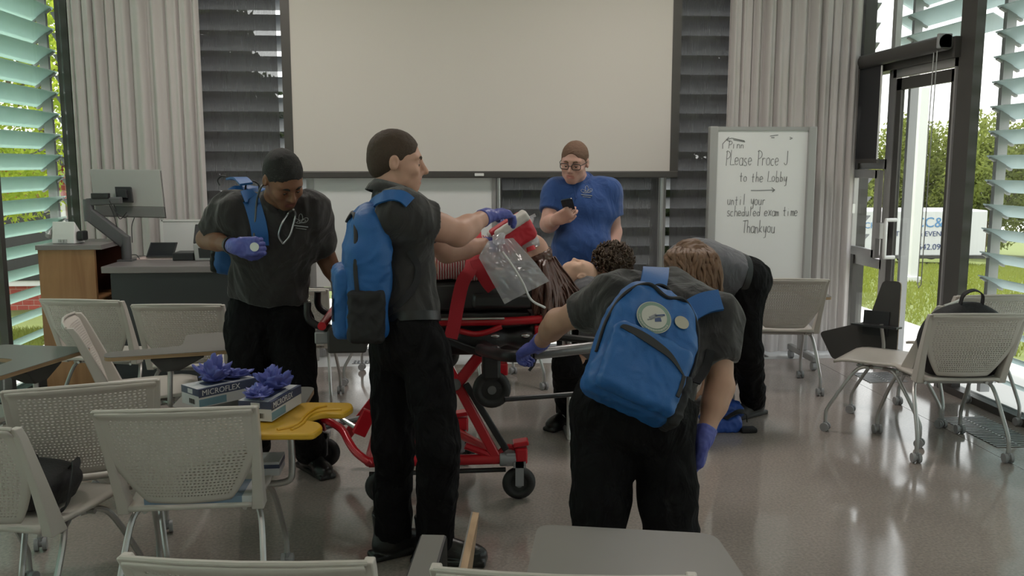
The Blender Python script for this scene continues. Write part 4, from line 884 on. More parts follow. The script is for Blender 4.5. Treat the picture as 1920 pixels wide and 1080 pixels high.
# ------------------------------------------------------------------ people
def head_prims(F, c, R, s=1.0, jaw=1.0, nose=1.0):
    def q(x, y, z): return npv(c) + R @ (np.array((x, y, z)) * s)
    e = lambda p, r, k=.02, op=1: F.ell(q(*p), [a * s for a in r], R, k, op)
    e((0, -.016, .028), (.077, .098, .088)); e((0, .028, -.028), (.064, .062, .085), .03); e((0, .022, -.072), (.055 * jaw, .056, .040), .03); F.cone(q(-.012, .070, -.100), q(.012, .070, -.100), .020 * s, .020 * s, .03)
    e((0, .070, .022), (.052, .022, .013), .02)
    for x in (-1, 1):
        e((x * .033, .100, -.002), (.020, .017, .014), .02, -1); e((x * .040, .062, -.030), (.022, .024, .020), .025)
        e((x * .031, .0725, .000), (.0145, .0145, .0130), .006)
        e((x * .079, -.010, -.008), (.010, .019, .031), .008); e((x * .088, -.004, -.004), (.007, .010, .017), .006, -1)
    F.cone(q(0, .088, .010), q(0, .104 + .008 * nose, -.030), .008 * s, .0125 * s, .012)
    for x in (-1, 1): F.cone(q(x * .009, .098, -.034), q(x * .013, .094, -.036), .009 * s, .008 * s, .008)
    e((0, .078, -.064), (.030, .020, .024), .025); F.cone(q(-.017, .090, -.063), q(.017, .090, -.063), .0065 * s, .0065 * s, .008); F.cone(q(-.014, .089, -.073), q(.014, .089, -.073), .0072 * s, .0072 * s, .008)
    F.cone(q(-.022, .0985, -.0678), q(.022, .0985, -.0678), .003 * s, .003 * s, .004, op=-1)
    return q
def hand_prims(F, w, d, n, th, curl=(.5, .55, .6, .65), s=1.0, g=0.0, spread=.1, thumb=(.75, .6, .25), tc=.4):
    w = Vector(w); d = Vector(d).normalized(); n = Vector(n); n = (n - d * n.dot(d)).normalized(); t = d.cross(n) * th
    R = np.array([[t.x, d.x, n.x], [t.y, d.y, n.y], [t.z, d.z, n.z]])
    F.box(w + d * .052 * s, [(.041 + g) * s, .048 * s, (.015 + g) * s], R, .014 * s, .02); F.cone(w - d * .01, w + d * .03 * s, .026 * s + g, .022 * s + g, .02, (n, 1.35))
    for i, (o, L, r) in enumerate(((.030, .074, .0088), (.0105, .082, .0092), (-.010, .076, .0088), (-.029, .060, .0078))):
        p = w + (d * .093 + t * o) * s; a = 0; dd = (d + t * (o * spread / .03)).normalized(); last = p - dd * .02 * s
        F.cone(last, p, r * s + g, r * s + g, .012)
        for fr in (.46, .30, .24):
            a += curl[i]; v = dd * math.cos(a) + n * math.sin(a); q = p + v * L * fr * s; F.cone(p, q, r * s + g, r * .93 * s + g, .004); p = q; r *= .93
    p = w + (d * .022 + t * .030) * s; v = (d * thumb[0] + t * thumb[1] + n * thumb[2]).normalized(); q = p + v * .042 * s; F.cone(p, q, .0135 * s + g, .0105 * s + g, .014)
    v2 = (v * math.cos(tc) + (n * .6 - t * .5).normalized() * math.sin(tc)).normalized(); q2 = q + v2 * .030 * s; F.cone(q, q2, .0105 * s + g, .0098 * s + g, .004); F.cone(q2, q2 + (v2 - t * .3 * tc).normalized() * .022 * s, .0098 * s + g, .008 * s + g, .004)
def foot_form(a, toe, s=1.0):
    # a: ankle centre, toe: horizontal direction
    F = Form(); a = Vector(a); t = Vector((toe[0], toe[1], 0)).normalized(); up = Vector((0, 0, 1)); sd = t.cross(up); R = np.array([[sd.x, t.x, 0], [sd.y, t.y, 0], [sd.z, t.z, 1]]); g = Vector((a.x, a.y, 0))
    F.cone(g + up * .07 - t * .02, g + up * .20 - t * .03, .056, .060, .02, capb=True); F.ell(g + up * .055 - t * .045, (.040, .048, .052), R, .02); F.cone(g + up * .075 - t * .01, g + up * .045 + t * .13, .050, .040, .04, (sd, 1.05)); F.ell(g + up * .040 + t * .155, (.048, .058, .036), R, .03)
    F.box(g + up * .014 + t * .055, (.047, .155, .014), R, .010, .006); F.box(g + up * .012 - t * .055, (.042, .048, .014), R, .008, .004)
    F.box(g - up * .05 + t * .05, (.2, .3, .05), R, .001, .001, -1)
    for i in range(4): u = i / 3; c = g + up * (.135 - .055 * u) + t * (.02 + .065 * u); F.cone(c - sd * .024, c + sd * .024, .0045, .0045, .004)
    return F
def person(label, J, sk, top_mat, o):
    base = J.get('base') or Vector(((J['anL'].x + J['anR'].x) / 2, (J['anL'].y + J['anR'].y) / 2, 0)); t = thing('person', label, 'person', tuple(base)); hR = J['hR']; c = J['head']; res = o.get('res', .006); B = Form()
    sp = (J['chest'] - J['pel']).normalized(); fr = J['front']; TR = basis(fr, sp); SP2 = (J['neck'] - J['chest']).normalized(); CR = basis(J.get('front2', fr), SP2); w = o.get('w', 1.0); bel = o.get('belly', 0.0)
    q = head_prims(B, c, hR, o.get('hs', 1.0), o.get('jaw', 1.0), o.get('nose', 1.0))
    nb = J['neck']; B.cone(npv(c) + hR @ np.array((0, -.028, -.07)), nb, .054 * o.get('nk', 1), .060 * o.get('nk', 1), .03)
    B.ell(J['chest'], (.150 * w, .098, .19), CR, .06); B.ell(J['pel'].lerp(J['chest'], .45), (.140 * w, .092, .16), TR, .06); B.ell(J['pel'], (.145 * w, .095, .12), TR, .06); B.cone(J['shL'], J['shR'], .055, .055, .05)
    am = o.get('arm', 1.0)
    for S_ in 'LR':
        sh, el, wr = J['sh' + S_], J['el' + S_], J['wr' + S_]
        B.cone(sh, el, .052 * am, .041 * am, .03); B.cone(el, wr, .041 * am, .029 * am, .02); B.cone(el, el.lerp(wr, .35), .044 * am, .043 * am, .03); B.cone(sh.lerp(el, .35), sh.lerp(el, .7), .050 * am, .046 * am, .03)
        hd = J.get('hd' + S_)
        if hd: hand_prims(B, wr, hd[0], hd[1], hd[2], *hd[3:])
        hp, kn, an = J['hip' + S_], J['kn' + S_], J['an' + S_]; B.cone(hp, kn, .075 * w, .052, .04); B.cone(kn, an, .050, .036, .03)
    body = B.mesh('body', res); smooth_mesh(body, 1, .3); bo = link_mesh('body', body, sk, t)
    n = len(body.polygons); cc = np.empty(n * 3, np.float32); body.polygons.foreach_get('center', cc); l = (cc.reshape(-1, 3) - npv(c)) @ hR / o.get('hs', 1.0)
    lips = (np.abs(l[:, 0]) < .024) & (l[:, 1] > .088) & (l[:, 2] > -.0795) & (l[:, 2] < -.0575); mi = np.zeros(n, np.int32); mi[lips] = 1; body.polygons.foreach_set('material_index', mi); body.update()
    R3 = Matrix(hR.tolist()); hp_ = lambda x, y, z: c + R3 @ Vector((x, y, z)) * o.get('hs', 1.0)
    if o.get('face', True):
        for x in (-1, 1):
            m = MB(); m.ball(hp_(x * .031, .0742, -.0045), .0128, 12, 8); m.cur = 1; m.ball(hp_(x * .031, .0815, -.0095), .0062, 8, 6); m.build('eye', [M_sclera, M_iris], t, angle=None)
            MB().tube(spline([hp_(x * .012, .090, .016), hp_(x * .027, .091, .024), hp_(x * .048, .074, .020)], 4), [.003, .0034, .0036, .0038, .0038, .0036, .0034, .003, .002], 8, flat=(1, 1.5)).build('eyebrow', o['hair'], t)
            MB().tube(spline([hp_(x * .018, .0825, -.004), hp_(x * .031, .0880, -.006), hp_(x * .045, .0770, -.005)], 4), .0014, 6).build('eyelash', M_hairblk, t)
    # hair
    if o.get('hairform', 'short') == 'short':
        H = Form(); ex = o.get('hx', .007); e = lambda p, r, k=.01, op=1: H.ell(q(*p), r, hR, k, op)
        e((0, -.018, .031), (.077 + ex, .098 + ex, .088 + ex)); e((0, -.062, -.02), (.060 + ex * .6, .046 + ex, .062), .03)
        fz = o.get('hairline', .0); H.ell(q(0, .112, -.004 + fz), (.070 + o.get('temple', 0), .064 + o.get('temple', 0), .082), hR, .003, -1)
        for x in (-1, 1):
            H.ell(q(x * .075, .062, -.045 + fz * .3), (.040, .052, .085), hR, .003, -1); H.ell(q(x * .090, -.002, -.052), (.034, .030, .050), hR, .003, -1)
        H.box(q(0, -.02, -.135), (.2, .2, .062), hR, .002, .01, -1)
        me = H.mesh('hair', .004); wrinkle(me, .0014, (70, 70, 70), 3, False); smooth_mesh(me, 1, .3); link_mesh('hair', me, o['hair'], t)
    # top
    ti = o.get('thick', 1.0); Sf = Form(); ch = J['chest']; pel = J['pel']; mid = pel.lerp(ch, .45)
    Sf.ell(ch, (.172 * w * ti, .118 * ti + bel * .35, .20), CR, .06); Sf.ell(mid + Vector(TR[:, 1]) * bel * .5, (.163 * w * ti + bel * .3, .112 * ti + bel, .18), TR, .07); hem = pel.lerp(ch, o.get('hem', .12))
    Sf.ell(pel.lerp(ch, .12) + Vector(TR[:, 1]) * bel * .3, (.165 * w * ti + bel * .2, .116 * ti + bel * .5, .13), TR, .06)
    Sf.cone(J['shL'], nb, .066, .058, .05); Sf.cone(J['shR'], nb, .066, .058, .05); Sf.cone(J['shL'], J['shR'], .070, .070, .06)
    sl = o.get('sleeve', .62)
    for S_ in 'LR':
        sh, el = J['sh' + S_], J['el' + S_]; Sf.cone(sh, sh.lerp(el, sl), .074 * o.get('slv', 1), .070 * o.get('slv', 1) * am, .085, capb=True)
    Sf.cone(nb + SP2 * .005, npv(nb) + (npv(c) - npv(nb)) * .3, .0625 * o.get('nk', 1), .066 * o.get('nk', 1), .012, capb=True) if o.get('stand', True) else None
    Sf.box(hem - sp * .25, (.26, .26, .25), TR, .001, .004, -1)
    me = Sf.mesh('shirt', res); smooth_mesh(me, 1, .5); wrinkle(me, o.get('wr', .012), o.get('wsc', (8, 8, 5)), o.get('seed', 1)); smooth_mesh(me, 1, .4); so = link_mesh('shirt', me, top_mat, t)
    # collar
    if o.get('collar', True):
        up = Vector((c - nb)).normalized() if o.get('cup') is None else o['cup']; f2 = Vector(CR[:, 1]); f2 = (f2 - up * f2.dot(up)).normalized(); r2 = f2.cross(up); rings = []; nk = o.get('nk', 1)
        m = MB(); N = 26; a0 = .20
        def P(i, j):
            a = a0 + (2 * math.pi - 2 * a0) * i / N; rr = (.066, .072, .090, .100)[j] * nk; hh = (.030, .052, .030, .004)[j] + .012 * (1 - math.cos(a)) * .5 - .018 * max(0, math.cos(a)) ** 4 * (1 if j < 2 else 2.2)
            return nb + f2 * math.cos(a) * rr * 1.05 + r2 * math.sin(a) * rr + up * hh
        m.grid(P, N, 3); m.build('collar', top_mat, t, angle=None, solid=.003)
    # trousers
    Pf = Form(); hb = pel.lerp(ch, o.get('hem', .12) + .06); Pf.ell(pel.lerp(ch, .05), (.160 * w * ti + bel * .15, .112 * ti + bel * .4, .13), TR, .05); Pf.ell(pel - sp * .06 - Vector(TR[:, 1]) * .02, (.172 * w, .125, .13), TR, .05)
    lg = o.get('leg', 1.0)
    for S_ in 'LR':
        hp, kn, an = J['hip' + S_], J['kn' + S_], J['an' + S_]; hem_ = kn.lerp(an, o.get('cuff', 1.0)); Pf.cone(hp, kn, .098 * w * lg, .080 * lg, .05); Pf.cone(kn, hem_, .079 * lg, .074 * lg, .03, capb=True)
    Pf.box(hb + sp * .12, (.26, .22, .12), TR, .001, .004, -1)
    me = Pf.mesh('trousers', res); wrinkle(me, o.get('pwr', .016), (9, 9, 6), o.get('seed', 1) + 5); smooth_mesh(me, 1, .5); po = link_mesh('trousers', me, M_pants, t)
    if o.get('belt'):
        m = MB(); rings = []; c0 = hb - sp * .02; x, y = Vector(TR[:, 0]), Vector(TR[:, 1]); N = 40
        rx, ry = .166 * w * ti + bel * .17, .118 * ti + bel * .45
        for rr, z in ((0, -.018), (.013, -.018), (.013, .018), (0, .018)): rings.append([c0 + x * math.cos(2 * math.pi * i / N) * (rx + rr) + y * math.sin(2 * math.pi * i / N) * (ry + rr) + sp * z for i in range(N)])
        m.loft(rings, closed=True); m.build('belt', M_belt, t)
    for S_ in 'LR':
        if ('toe' + S_) in J:
            me = foot_form(J['an' + S_], J['toe' + S_]).mesh('boot', .005); smooth_mesh(me, 1, .4); link_mesh('boot', me, o.get('bootm', M_boot), t)
        if ('gl' + S_) in J:
            Gf = Form(); hd = J['hd' + S_]; hand_prims(Gf, J['wr' + S_], hd[0], hd[1], hd[2], hd[3], hd[4] if len(hd) > 4 else 1.0, .0024, *(hd[6:] if len(hd) > 6 else ()))
            wr, el = J['wr' + S_], J['el' + S_]; Gf.cone(wr.lerp(el, .17), wr, .036 * am ** .5, .032, .02, capa=True)
            me = Gf.mesh('glove', .0035); wrinkle(me, .003, (45, 45, 45), 4); smooth_mesh(me, 1, .3); link_mesh('glove', me, M_nit, t)
    return t, dict(body=bo, shirt=so, trousers=po)
# ------------------------------------------------------------------ backpacks
def backpack(label, M, s=1.0, seed=1, pocket=True, patch=False, sides=(-1, 1)):
    # local frame of M: x across, y away from the wearer, z up; origin at the bottom centre against the back
    loc = M.translation; t = thing('backpack', label, 'backpack', tuple(loc)); R = np.array(M.to_3x3()); q = lambda x, y, z: npv(M @ Vector((x * s, y * s, z * s)))
    F = Form(); F.box(q(0, .070, .17), (.160 * s, .072 * s, .17 * s), R, .045, .05); F.box(q(0, .062, .29), (.140 * s, .064 * s, .15 * s), R, .060 * s, .05); F.ell(q(0, .055, .36), (.125 * s, .060 * s, .105 * s), R, .05)
    me = F.mesh('main_body', .005); wrinkle(me, .007, (12, 12, 12), seed); smooth_mesh(me, 1, .5); mb = link_mesh('main_body', me, M_bp, t)
    F = Form(); F.box(q(0, .150, .125), (.138 * s, .030 * s, .118 * s), R, .026, .02); F.ell(q(0, .150, .20), (.125 * s, .026 * s, .05 * s), R, .03); me = F.mesh('front_pocket', .005); wrinkle(me, .008, (14, 14, 14), seed + 3); smooth_mesh(me, 1, .5); fp = link_mesh('front_pocket', me, M_bp, t)
    T = bvh(mb, fp)
    def surf(x, y, z, off=.003): return near(T, q(x, y, z), off)
    MB().tube(spline([surf(x, y, z, .003) for x, y, z in ((-.158, .10, .13), (-.155, .11, .25), (-.128, .105, .36), (-.07, .10, .425), (0, .115, .40), (.07, .10, .425), (.128, .105, .36), (.155, .11, .25), (.158, .10, .13))], 7), .0055, 8, flat=(1.5, 1)).build('zipper', M_zip, t)
    W_ = 31; Pz_ = spline([surf(x, y, z, .003) for x, y, z in ((-.125, .19, .150), (-.06, .19, .185), (0, .19, .20), (.06, .19, .212), (.115, .19, .215), (.13, .185, .21))], 6)
    MB().strip(Pz_, [.004 + .024 * s * math.sin(math.pi * i / (len(Pz_) - 1)) for i in range(len(Pz_))], Vector(R[:, 2]), .003).build('pocket_slit_shade', M_zip, fp)  # flat dark lens stands in for the shade inside the open pocket slit
    MB().strip([surf(-.127, .19, z, .004) for z in (.15, .12, .09, .07)], .012, Vector(R[:, 0]), .004).build('zipper_pull', M_zip, fp)
    for sx in sides:
        F = Form(); F.box(q(sx * .155, .075, .09), (.022 * s, .060 * s, .088 * s), R, .018, .02); me = F.mesh('side_pocket', .005); wrinkle(me, .008, (16, 16, 16), seed + 8); link_mesh('side_pocket', me, M_bpd, t)
    hx = Vector(R[:, 0]); MB().strip(spline([Vector(q(-.035, .02, .44)), Vector(q(-.03, .02, .485)), Vector(q(0, .02, .50)), Vector(q(.03, .02, .485)), Vector(q(.035, .02, .44))], 6), .026, Vector(R[:, 1]), .006).build('grab_handle', M_bpd, t)
    if patch:
        pc = surf(.032, .2, .312, .005); h = T.find_nearest(pc); nn = h[1].normalized(); ux = (nn * hx.dot(nn) - hx).normalized(); uy = nn.cross(ux)
        PM = Matrix(((ux.x, uy.x, nn.x, pc.x), (ux.y, uy.y, nn.y, pc.y), (ux.z, uy.z, nn.z, pc.z), (0, 0, 0, 1)))
        def disc(r, r0, z, n=40):
            m = MB(); a = [(r * math.cos(2 * math.pi * i / n), r * math.sin(2 * math.pi * i / n)) for i in range(n)]; m.prism(a, z, z + .0012, PM); return m
        P1 = mat('patch_cream', (.42, .42, .37), .45); P2 = mat('patch_green_ring', (.16, .25, .20), .5); P3 = mat('patch_navy', (.03, .06, .16), .5); P4 = mat('patch_grey', (.20, .21, .22), .5)
        rim = disc(.057, 0, .000).build('patch', P1, t, smooth=False); disc(.0545, 0, .0013).build('patch_ring', P2, rim, smooth=False); disc(.042, 0, .0026).build('patch_centre', P1, rim, smooth=False)
        m = MB(); m.bar(PM @ Vector((-.018, -.020, .0046)), PM @ Vector((.024, .016, .0046)), .005, .0012, nn); m.bar(PM @ Vector((-.012, -.012, .0046)), PM @ Vector((.006, .010, .0046)), .012, .0012, nn); m.build('emblem_staff', P4, rim, smooth=False)
        m = MB(); m.prism([(.006, -.016), (.026, -.006), (.020, .006), (.002, -.002)], .0039, .005, PM); m.bar(PM @ Vector((.0, .004, .0046)), PM @ Vector((.030, .022, .0046)), .006, .0012, nn); m.build('emblem_ship', P3, rim, smooth=False)
        m = MB()
        for i in range(30):                              # worn ring lettering, too small to read
            a = math.pi * 1.08 + i * math.pi * .84 / 29; m.bar(PM @ Vector((.0455 * math.cos(a), .0455 * math.sin(a), .0034)), PM @ Vector((.0515 * math.cos(a), .0515 * math.sin(a), .0034)), .0022 + .0012 * (i % 2), .001, nn)
        m.build('ring_marks', P1, rim, smooth=False); rim.children[-1]['kind'] = 'stuff'
        pc = surf(-.062, .2, .352, .004); h = T.find_nearest(pc); nn = h[1].normalized(); ux = (nn * hx.dot(nn) - hx).normalized(); uy = nn.cross(ux); PM = Matrix(((ux.x, uy.x, nn.x, pc.x), (ux.y, uy.y, nn.y, pc.y), (ux.z, uy.z, nn.z, pc.z), (0, 0, 0, 1)))
        disc(.024, 0, 0, 28).build('round_badge', mat('badge_tan', (.36, .34, .27), .4), t, smooth=False)
    return t, T
# ================================================================== the people
UP = Vector((0, 0, 1)); HF = Vector((math.sin(YAW), math.cos(YAW), 0)); HR = Vector((math.cos(YAW), -math.sin(YAW), 0))   # level away-from-us and right directions
def d3(r, f, u): return (HR * r + HF * f + UP * u).normalized()
# --- man in profile lifting the mask, blue backpack
aR = PZ(818, 1052); aR.z = .09; aL = PZ(738, 1040); aL.z = .09
J = dict(head=D(745, 302, 3.60), hR=basis(d3(1, .10, -.10), d3(.08, 0, 1)), neck=D(732, 372, 3.60), chest=D(752, 465, 3.60), pel=D(766, 610, 3.58), front=d3(1, .25, 0), front2=d3(1, .25, .1),
    shR=D(748, 402, 3.42), elR=D(858, 437, 3.58), wrR=D(912, 405, 3.76), shL=D(762, 400, 3.78), elL=D(838, 470, 3.98), wrL=D(925, 458, 4.13),
    hipR=D(796, 660, 3.50), knR=D(822, 835, 3.45), anR=aR, hipL=D(740, 660, 3.64), knL=D(738, 835, 3.62), anL=aL, toeR=d3(1, -.12, 0), toeL=d3(.8, .45, 0), glR=1, glL=1,
    hdR=(d3(1, .55, .12), d3(.35, .3, -1), 1, (.55, .6, .65, .7)), hdL=(d3(.9, .4, .35), d3(.3, -.5, .8), -1, (.5, .55, .6, .6)))
man, mp = person('man in profile in a charcoal polo lifting a red and white pad off the patient', J, SK_fair, M_charcoal, dict(hair=M_hairbrn, res=.005, seed=2, belt=True, arm=1.14, w=1.02, hem=.10, temple=.006, hairline=.004, hx=.0075, nose=1.2, hs=1.03, leg=.98, wr=.014, jaw=1.05, sleeve=.52))
Tm = bvh(mp['shirt'])
bk = D(722, 628, 3.55); yv = d3(-1, -.22, .03); zv = d3(-.06, 0, 1); xv = yv.cross(zv); zv = xv.cross(yv)
BM = Matrix(((xv.x, yv.x, zv.x, bk.x), (xv.y, yv.y, zv.y, bk.y), (xv.z, yv.z, zv.z, bk.z), (0, 0, 0, 1)))
pack, _ = backpack('bright blue backpack on the back of the man in profile', BM, 1.12, 2)
def strap(tree, pts, w, m, par, d=3.5, off=.007, name='shoulder_strap', across=None, th=.008):
    P = spline([onto(tree, px, py, off, d) for px, py in pts], 6)
    for _ in range(3): P = [P[0]] + [(P[i - 1] + P[i] * 2 + P[i + 1]) / 4 for i in range(1, len(P) - 1)] + [P[-1]]
    A = []
    for i, p in enumerate(P):
        tt = (P[min(i + 1, len(P) - 1)] - P[max(i - 1, 0)]).normalized(); h = tree.find_nearest(p); a = tt.cross(h[1]).normalized()
        if A and a.dot(A[-1]) < 0: a = -a
        A.append(a if not A else (A[-1] + a * .6).normalized())
    return MB().strip(P, w, A, th).build(name, m, par, angle=60)
strap(Tm, [(692, 402), (700, 388), (714, 376), (732, 369), (752, 370), (768, 382)], .05, M_bp, pack, 3.45, .010)
strap(Tm, [(768, 470), (782, 500), (778, 535), (755, 565), (728, 588)], .026, M_bpd, pack, 3.42, .004)
# --- man on the left, bent forward, stethoscope
aL = PZ(583, 880); aL.z = .09; aR = PZ(478, 868); aR.z = .09
hf = d3(.50, -.52, -.66)
J = dict(head=D(532, 334, 4.08), hR=basis(hf, d3(.22, -.50, .85)), neck=D(512, 392, 4.22), chest=D(508, 450, 4.28), pel=D(504, 575, 4.46), front=d3(.12, -1, -.25), front2=d3(.15, -1, -.35),
    shR=D(436, 400, 4.22), elR=D(388, 448, 4.28), wrR=D(446, 463, 4.02), shL=D(580, 398, 4.30), elL=D(610, 480, 4.48), wrL=D(640, 545, 4.50),
    hipR=D(466, 612, 4.46), knR=D(468, 745, 4.42), anR=aR, hipL=D(545, 612, 4.46), knL=D(560, 745, 4.42), anL=aL, toeR=d3(-.1, -1, 0), toeL=d3(.62, -.8, 0), glR=1,
    hdR=(d3(1, -.25, .05), d3(.2, 1, -.1), -1, (1.0, 1.1, 1.15, 1.2), 1.0, 0, .1, (.7, .5, .5), .8), hdL=(d3(.4, .2, -.9), d3(-.2, 1, 0), 1, (.4, .4, .4, .4)))
man1, m1 = person('bent-over man with black hair, stethoscope and purple-blue glove, before the desk', J, SK_brown, M_charcoal, dict(hair=M_hairblk, res=.0055, seed=4, w=1.08, hem=.16, hairline=.004, hx=.008, hs=1.06, leg=1.08, thick=1.06, wr=.018, slv=1.12, cup=d3(.12, -.5, .85), sleeve=.8))
T1 = bvh(m1['shirt']); T1b = bvh(m1['shirt'], m1['body'])
yv = d3(-.15, 1, .1); zv = d3(.12, .1, 1); xv = yv.cross(zv); zv = xv.cross(yv); bk = D(458, 520, 4.46)
pk1, _ = backpack('blue backpack slung on one shoulder of the bent-over man', Matrix(((xv.x, yv.x, zv.x, bk.x), (xv.y, yv.y, zv.y, bk.y), (xv.z, yv.z, zv.z, bk.z), (0, 0, 0, 1))), .98, 6)
strap(T1, [(462, 352), (470, 372), (480, 400), (487, 430), (489, 460)], .075, M_bp, pk1, 4.1, .010)
MB().strip(spline([D(462, 345, 4.22), D(450, 334, 4.32), D(435, 336, 4.44)], 5), .06, HR, .01).build('shoulder_strap', M_bp, pk1)
MB().tube(spline([D(412, 348, 4.46), D(408, 338, 4.46), D(415, 330, 4.46), D(424, 331, 4.46)], 5), .004, 6).build('cord_loop', M_zip, pk1)
st = thing('stethoscope', 'grey stethoscope round the neck of the bent-over man', 'stethoscope', tuple(D(500, 430, 4.0)))
MB().tube(spline([D(476, 462, 3.95)] + [onto(T1b, px, py, .016, 4.05) for px, py in ((478, 440), (480, 410), (484, 380), (492, 350))] + [D(500, 342, 4.16)], 6), .005, 8).build('tube', mat('stethoscope_tube', (.10, .11, .115), .4), st)
cp = D(477, 463, 3.925); MB().cyl(cp, cp + HF * .016, .020, .016, 18).build('chest_piece', M_steel, st)
for a in (((548, 388), (553, 402), (549, 418), (540, 442), (530, 456)), ((548, 388), (540, 400), (527, 420), (524, 440), (530, 456))):
    MB().tube(spline([onto(T1b, px, py, .014, 4.05) for px, py in a], 6), .0045, 8).build('ear_tube', M_steel, st)
wp = Vector(J['wrR']).lerp(J['elR'], .22); ax = (J['wrR'] - J['elR']).normalized(); x, y, _ = frame(ax); wt_ = thing('wristwatch', 'steel wristwatch on the bent-over man\'s arm', 'watch', tuple(wp))
MB().loft([[wp + x * math.cos(2 * math.pi * i / 24) * r + y * math.sin(2 * math.pi * i / 24) * r + ax * z for i in range(24)] for r, z in ((.036, -.009), (.039, -.009), (.039, .009), (.036, .009))], closed=True).build('band', M_black, wt_)
fc = wp + (CPOS - wp).normalized() * .040; MB().cyl(fc, fc + (CPOS - wp).normalized() * .008, .017, .016, 20).build('case', M_steel, wt_)
# --- man in the blue polo with phone
aL = PZ(1118, 782); aL.z = .09; aR = PZ(1075, 784); aR.z = .09
J = dict(head=D(1077, 303, 5.62), hR=basis(d3(-.30, -.9, -.26), d3(0, -.22, 1)), neck=D(1086, 346, 5.72), chest=D(1092, 402, 5.72), pel=D(1092, 520, 5.72), front=d3(-.12, -1, 0), front2=d3(-.12, -1, -.05),
    shR=D(1044, 362, 5.70), elR=D(1029, 420, 5.62), wrR=D(1044, 412, 5.43), shL=D(1138, 360, 5.74), elL=D(1150, 435, 5.76), wrL=D(1138, 508, 5.62),
    hipR=D(1066, 545, 5.72), knR=D(1070, 660, 5.70), anR=aR, hipL=D(1116, 545, 5.72), knL=D(1118, 660, 5.70), anL=aL, toeR=d3(-.3, -1, 0), toeL=d3(.2, -1, 0),
    hdR=(d3(.55, -.25, .35), d3(.35, .6, .45), -1, (.7, .75, .8, .85), 1.0, 0, .1, (.8, .55, .3), .5), hdL=(d3(-.1, -.2, -1), d3(-1, 0, 0), 1, (.4, .45, .5, .5)))
man2, m2 = person('man in a royal blue polo and glasses looking at a phone below the screen', J, SK_pink, M_bluepolo, dict(hair=M_hairgin, res=.0055, seed=7, w=1.06, belly=.045, jaw=1.22, nk=1.12, hairline=.010, hx=.0075, hs=1.04, arm=1.15, thick=1.06, wr=.007, hem=-.1, cup=d3(-.05, -.3, 1)))
T2 = bvh(m2['shirt']); c = J['head']; R3 = Matrix(J['hR'].tolist()); g = lambda x, y, z: c + R3 @ Vector((x, y, z)) * 1.04
gl = thing('eyeglasses', 'dark-rimmed glasses on the face of the man in the blue polo', 'glasses', tuple(g(0, .11, 0)))
for x in (-1, 1):
    MB().tube([g(x * .036 + .026 * math.copysign(abs(math.cos(a)) ** .5, math.cos(a)), .108 - .010 * abs(x * .036 + .026 * math.cos(a)) / .06, -.004 + .017 * math.copysign(abs(math.sin(a)) ** .5, math.sin(a))) for a in [2 * math.pi * i / 18 for i in range(18)]], .0026, 6, closed=True).build('rim', M_black, gl)
    MB().tube([g(x * .061, .100, .004), g(x * .078, .05, .006), g(x * .081, -.01, .006)], .0024, 6).build('temple', M_black, gl)
MB().tube([g(-.010, .110, .0), g(0, .113, .003), g(.010, .110, 0)], .0022, 6).build('bridge', M_black, gl)
pp_ = D(1066, 388, 5.385); ux = d3(1, -.15, .2); uz = d3(-.12, -.75, .8); nn_ = ux.cross(uz); uz = nn_.cross(ux); PMx = Matrix(((ux.x, nn_.x, uz.x, pp_.x), (ux.y, nn_.y, uz.y, pp_.y), (ux.z, nn_.z, uz.z, pp_.z), (0, 0, 0, 1)))
fo = thing('smartphone', 'dark smartphone held in the hand of the man in the blue polo', 'phone', tuple(pp_)); MB().prism(rounded([(-.035, -.070), (.035, -.070), (.035, .070), (-.035, .070)], .012), -.004, .004, PMx @ Matrix(((1, 0, 0, 0), (0, 0, 1, 0), (0, 1, 0, 0), (0, 0, 0, 1)))).build('case', mat('phone_case', (.014, .022, .035), .3), fo, smooth=False)
MB().box((-.028, -.006, .035), (-.004, .006, .062), PMx).build('camera_bump', M_black, fo, smooth=False)
M_logo = mat('pale_grey_embroidery', (.42, .43, .44), .6)
def logo(tree, cx, cy, s, par, d):
    m = MB()
    for ox, oy, rx, ry, rot in ((-7, 2, 6, 3.2, .5), (0, -3, 3.4, 7, .0), (7, 1, 6, 3.4, -.6), (1, 3, 8, 2.4, -.25)):
        P = []
        for i in range(16):
            a = 2 * math.pi * i / 16; ex, ey = rx * math.cos(a), ry * math.sin(a); P.append(onto(tree, cx + (ox + ex * math.cos(rot) - ey * math.sin(rot)) * s, cy + (oy + ex * math.sin(rot) + ey * math.cos(rot)) * s, .002, d))
        m.tube(P, .0011, 5, closed=True)
    for yy, hw, r in ((11, 12, .0024), (15, 9, .0014)): m.tube([onto(tree, cx + hw * s * u, cy + (yy + u * 1.2) * s, .002, d) for u in (-1, -.5, 0, .5, 1)], r, 5)
    m.build('logo', M_logo, par); par.children[-1]['kind'] = 'stuff'
logo(T2, 1100, 357, .85, man2, 5.6); logo(T1, 564, 412, 1.1, man1, 4.1)
MB().tube([onto(T2, px, py, .003, 5.6) for px, py in ((1076, 349), (1078, 360), (1080, 372))], .004, 6).build('placket', M_bluepolo, man2)
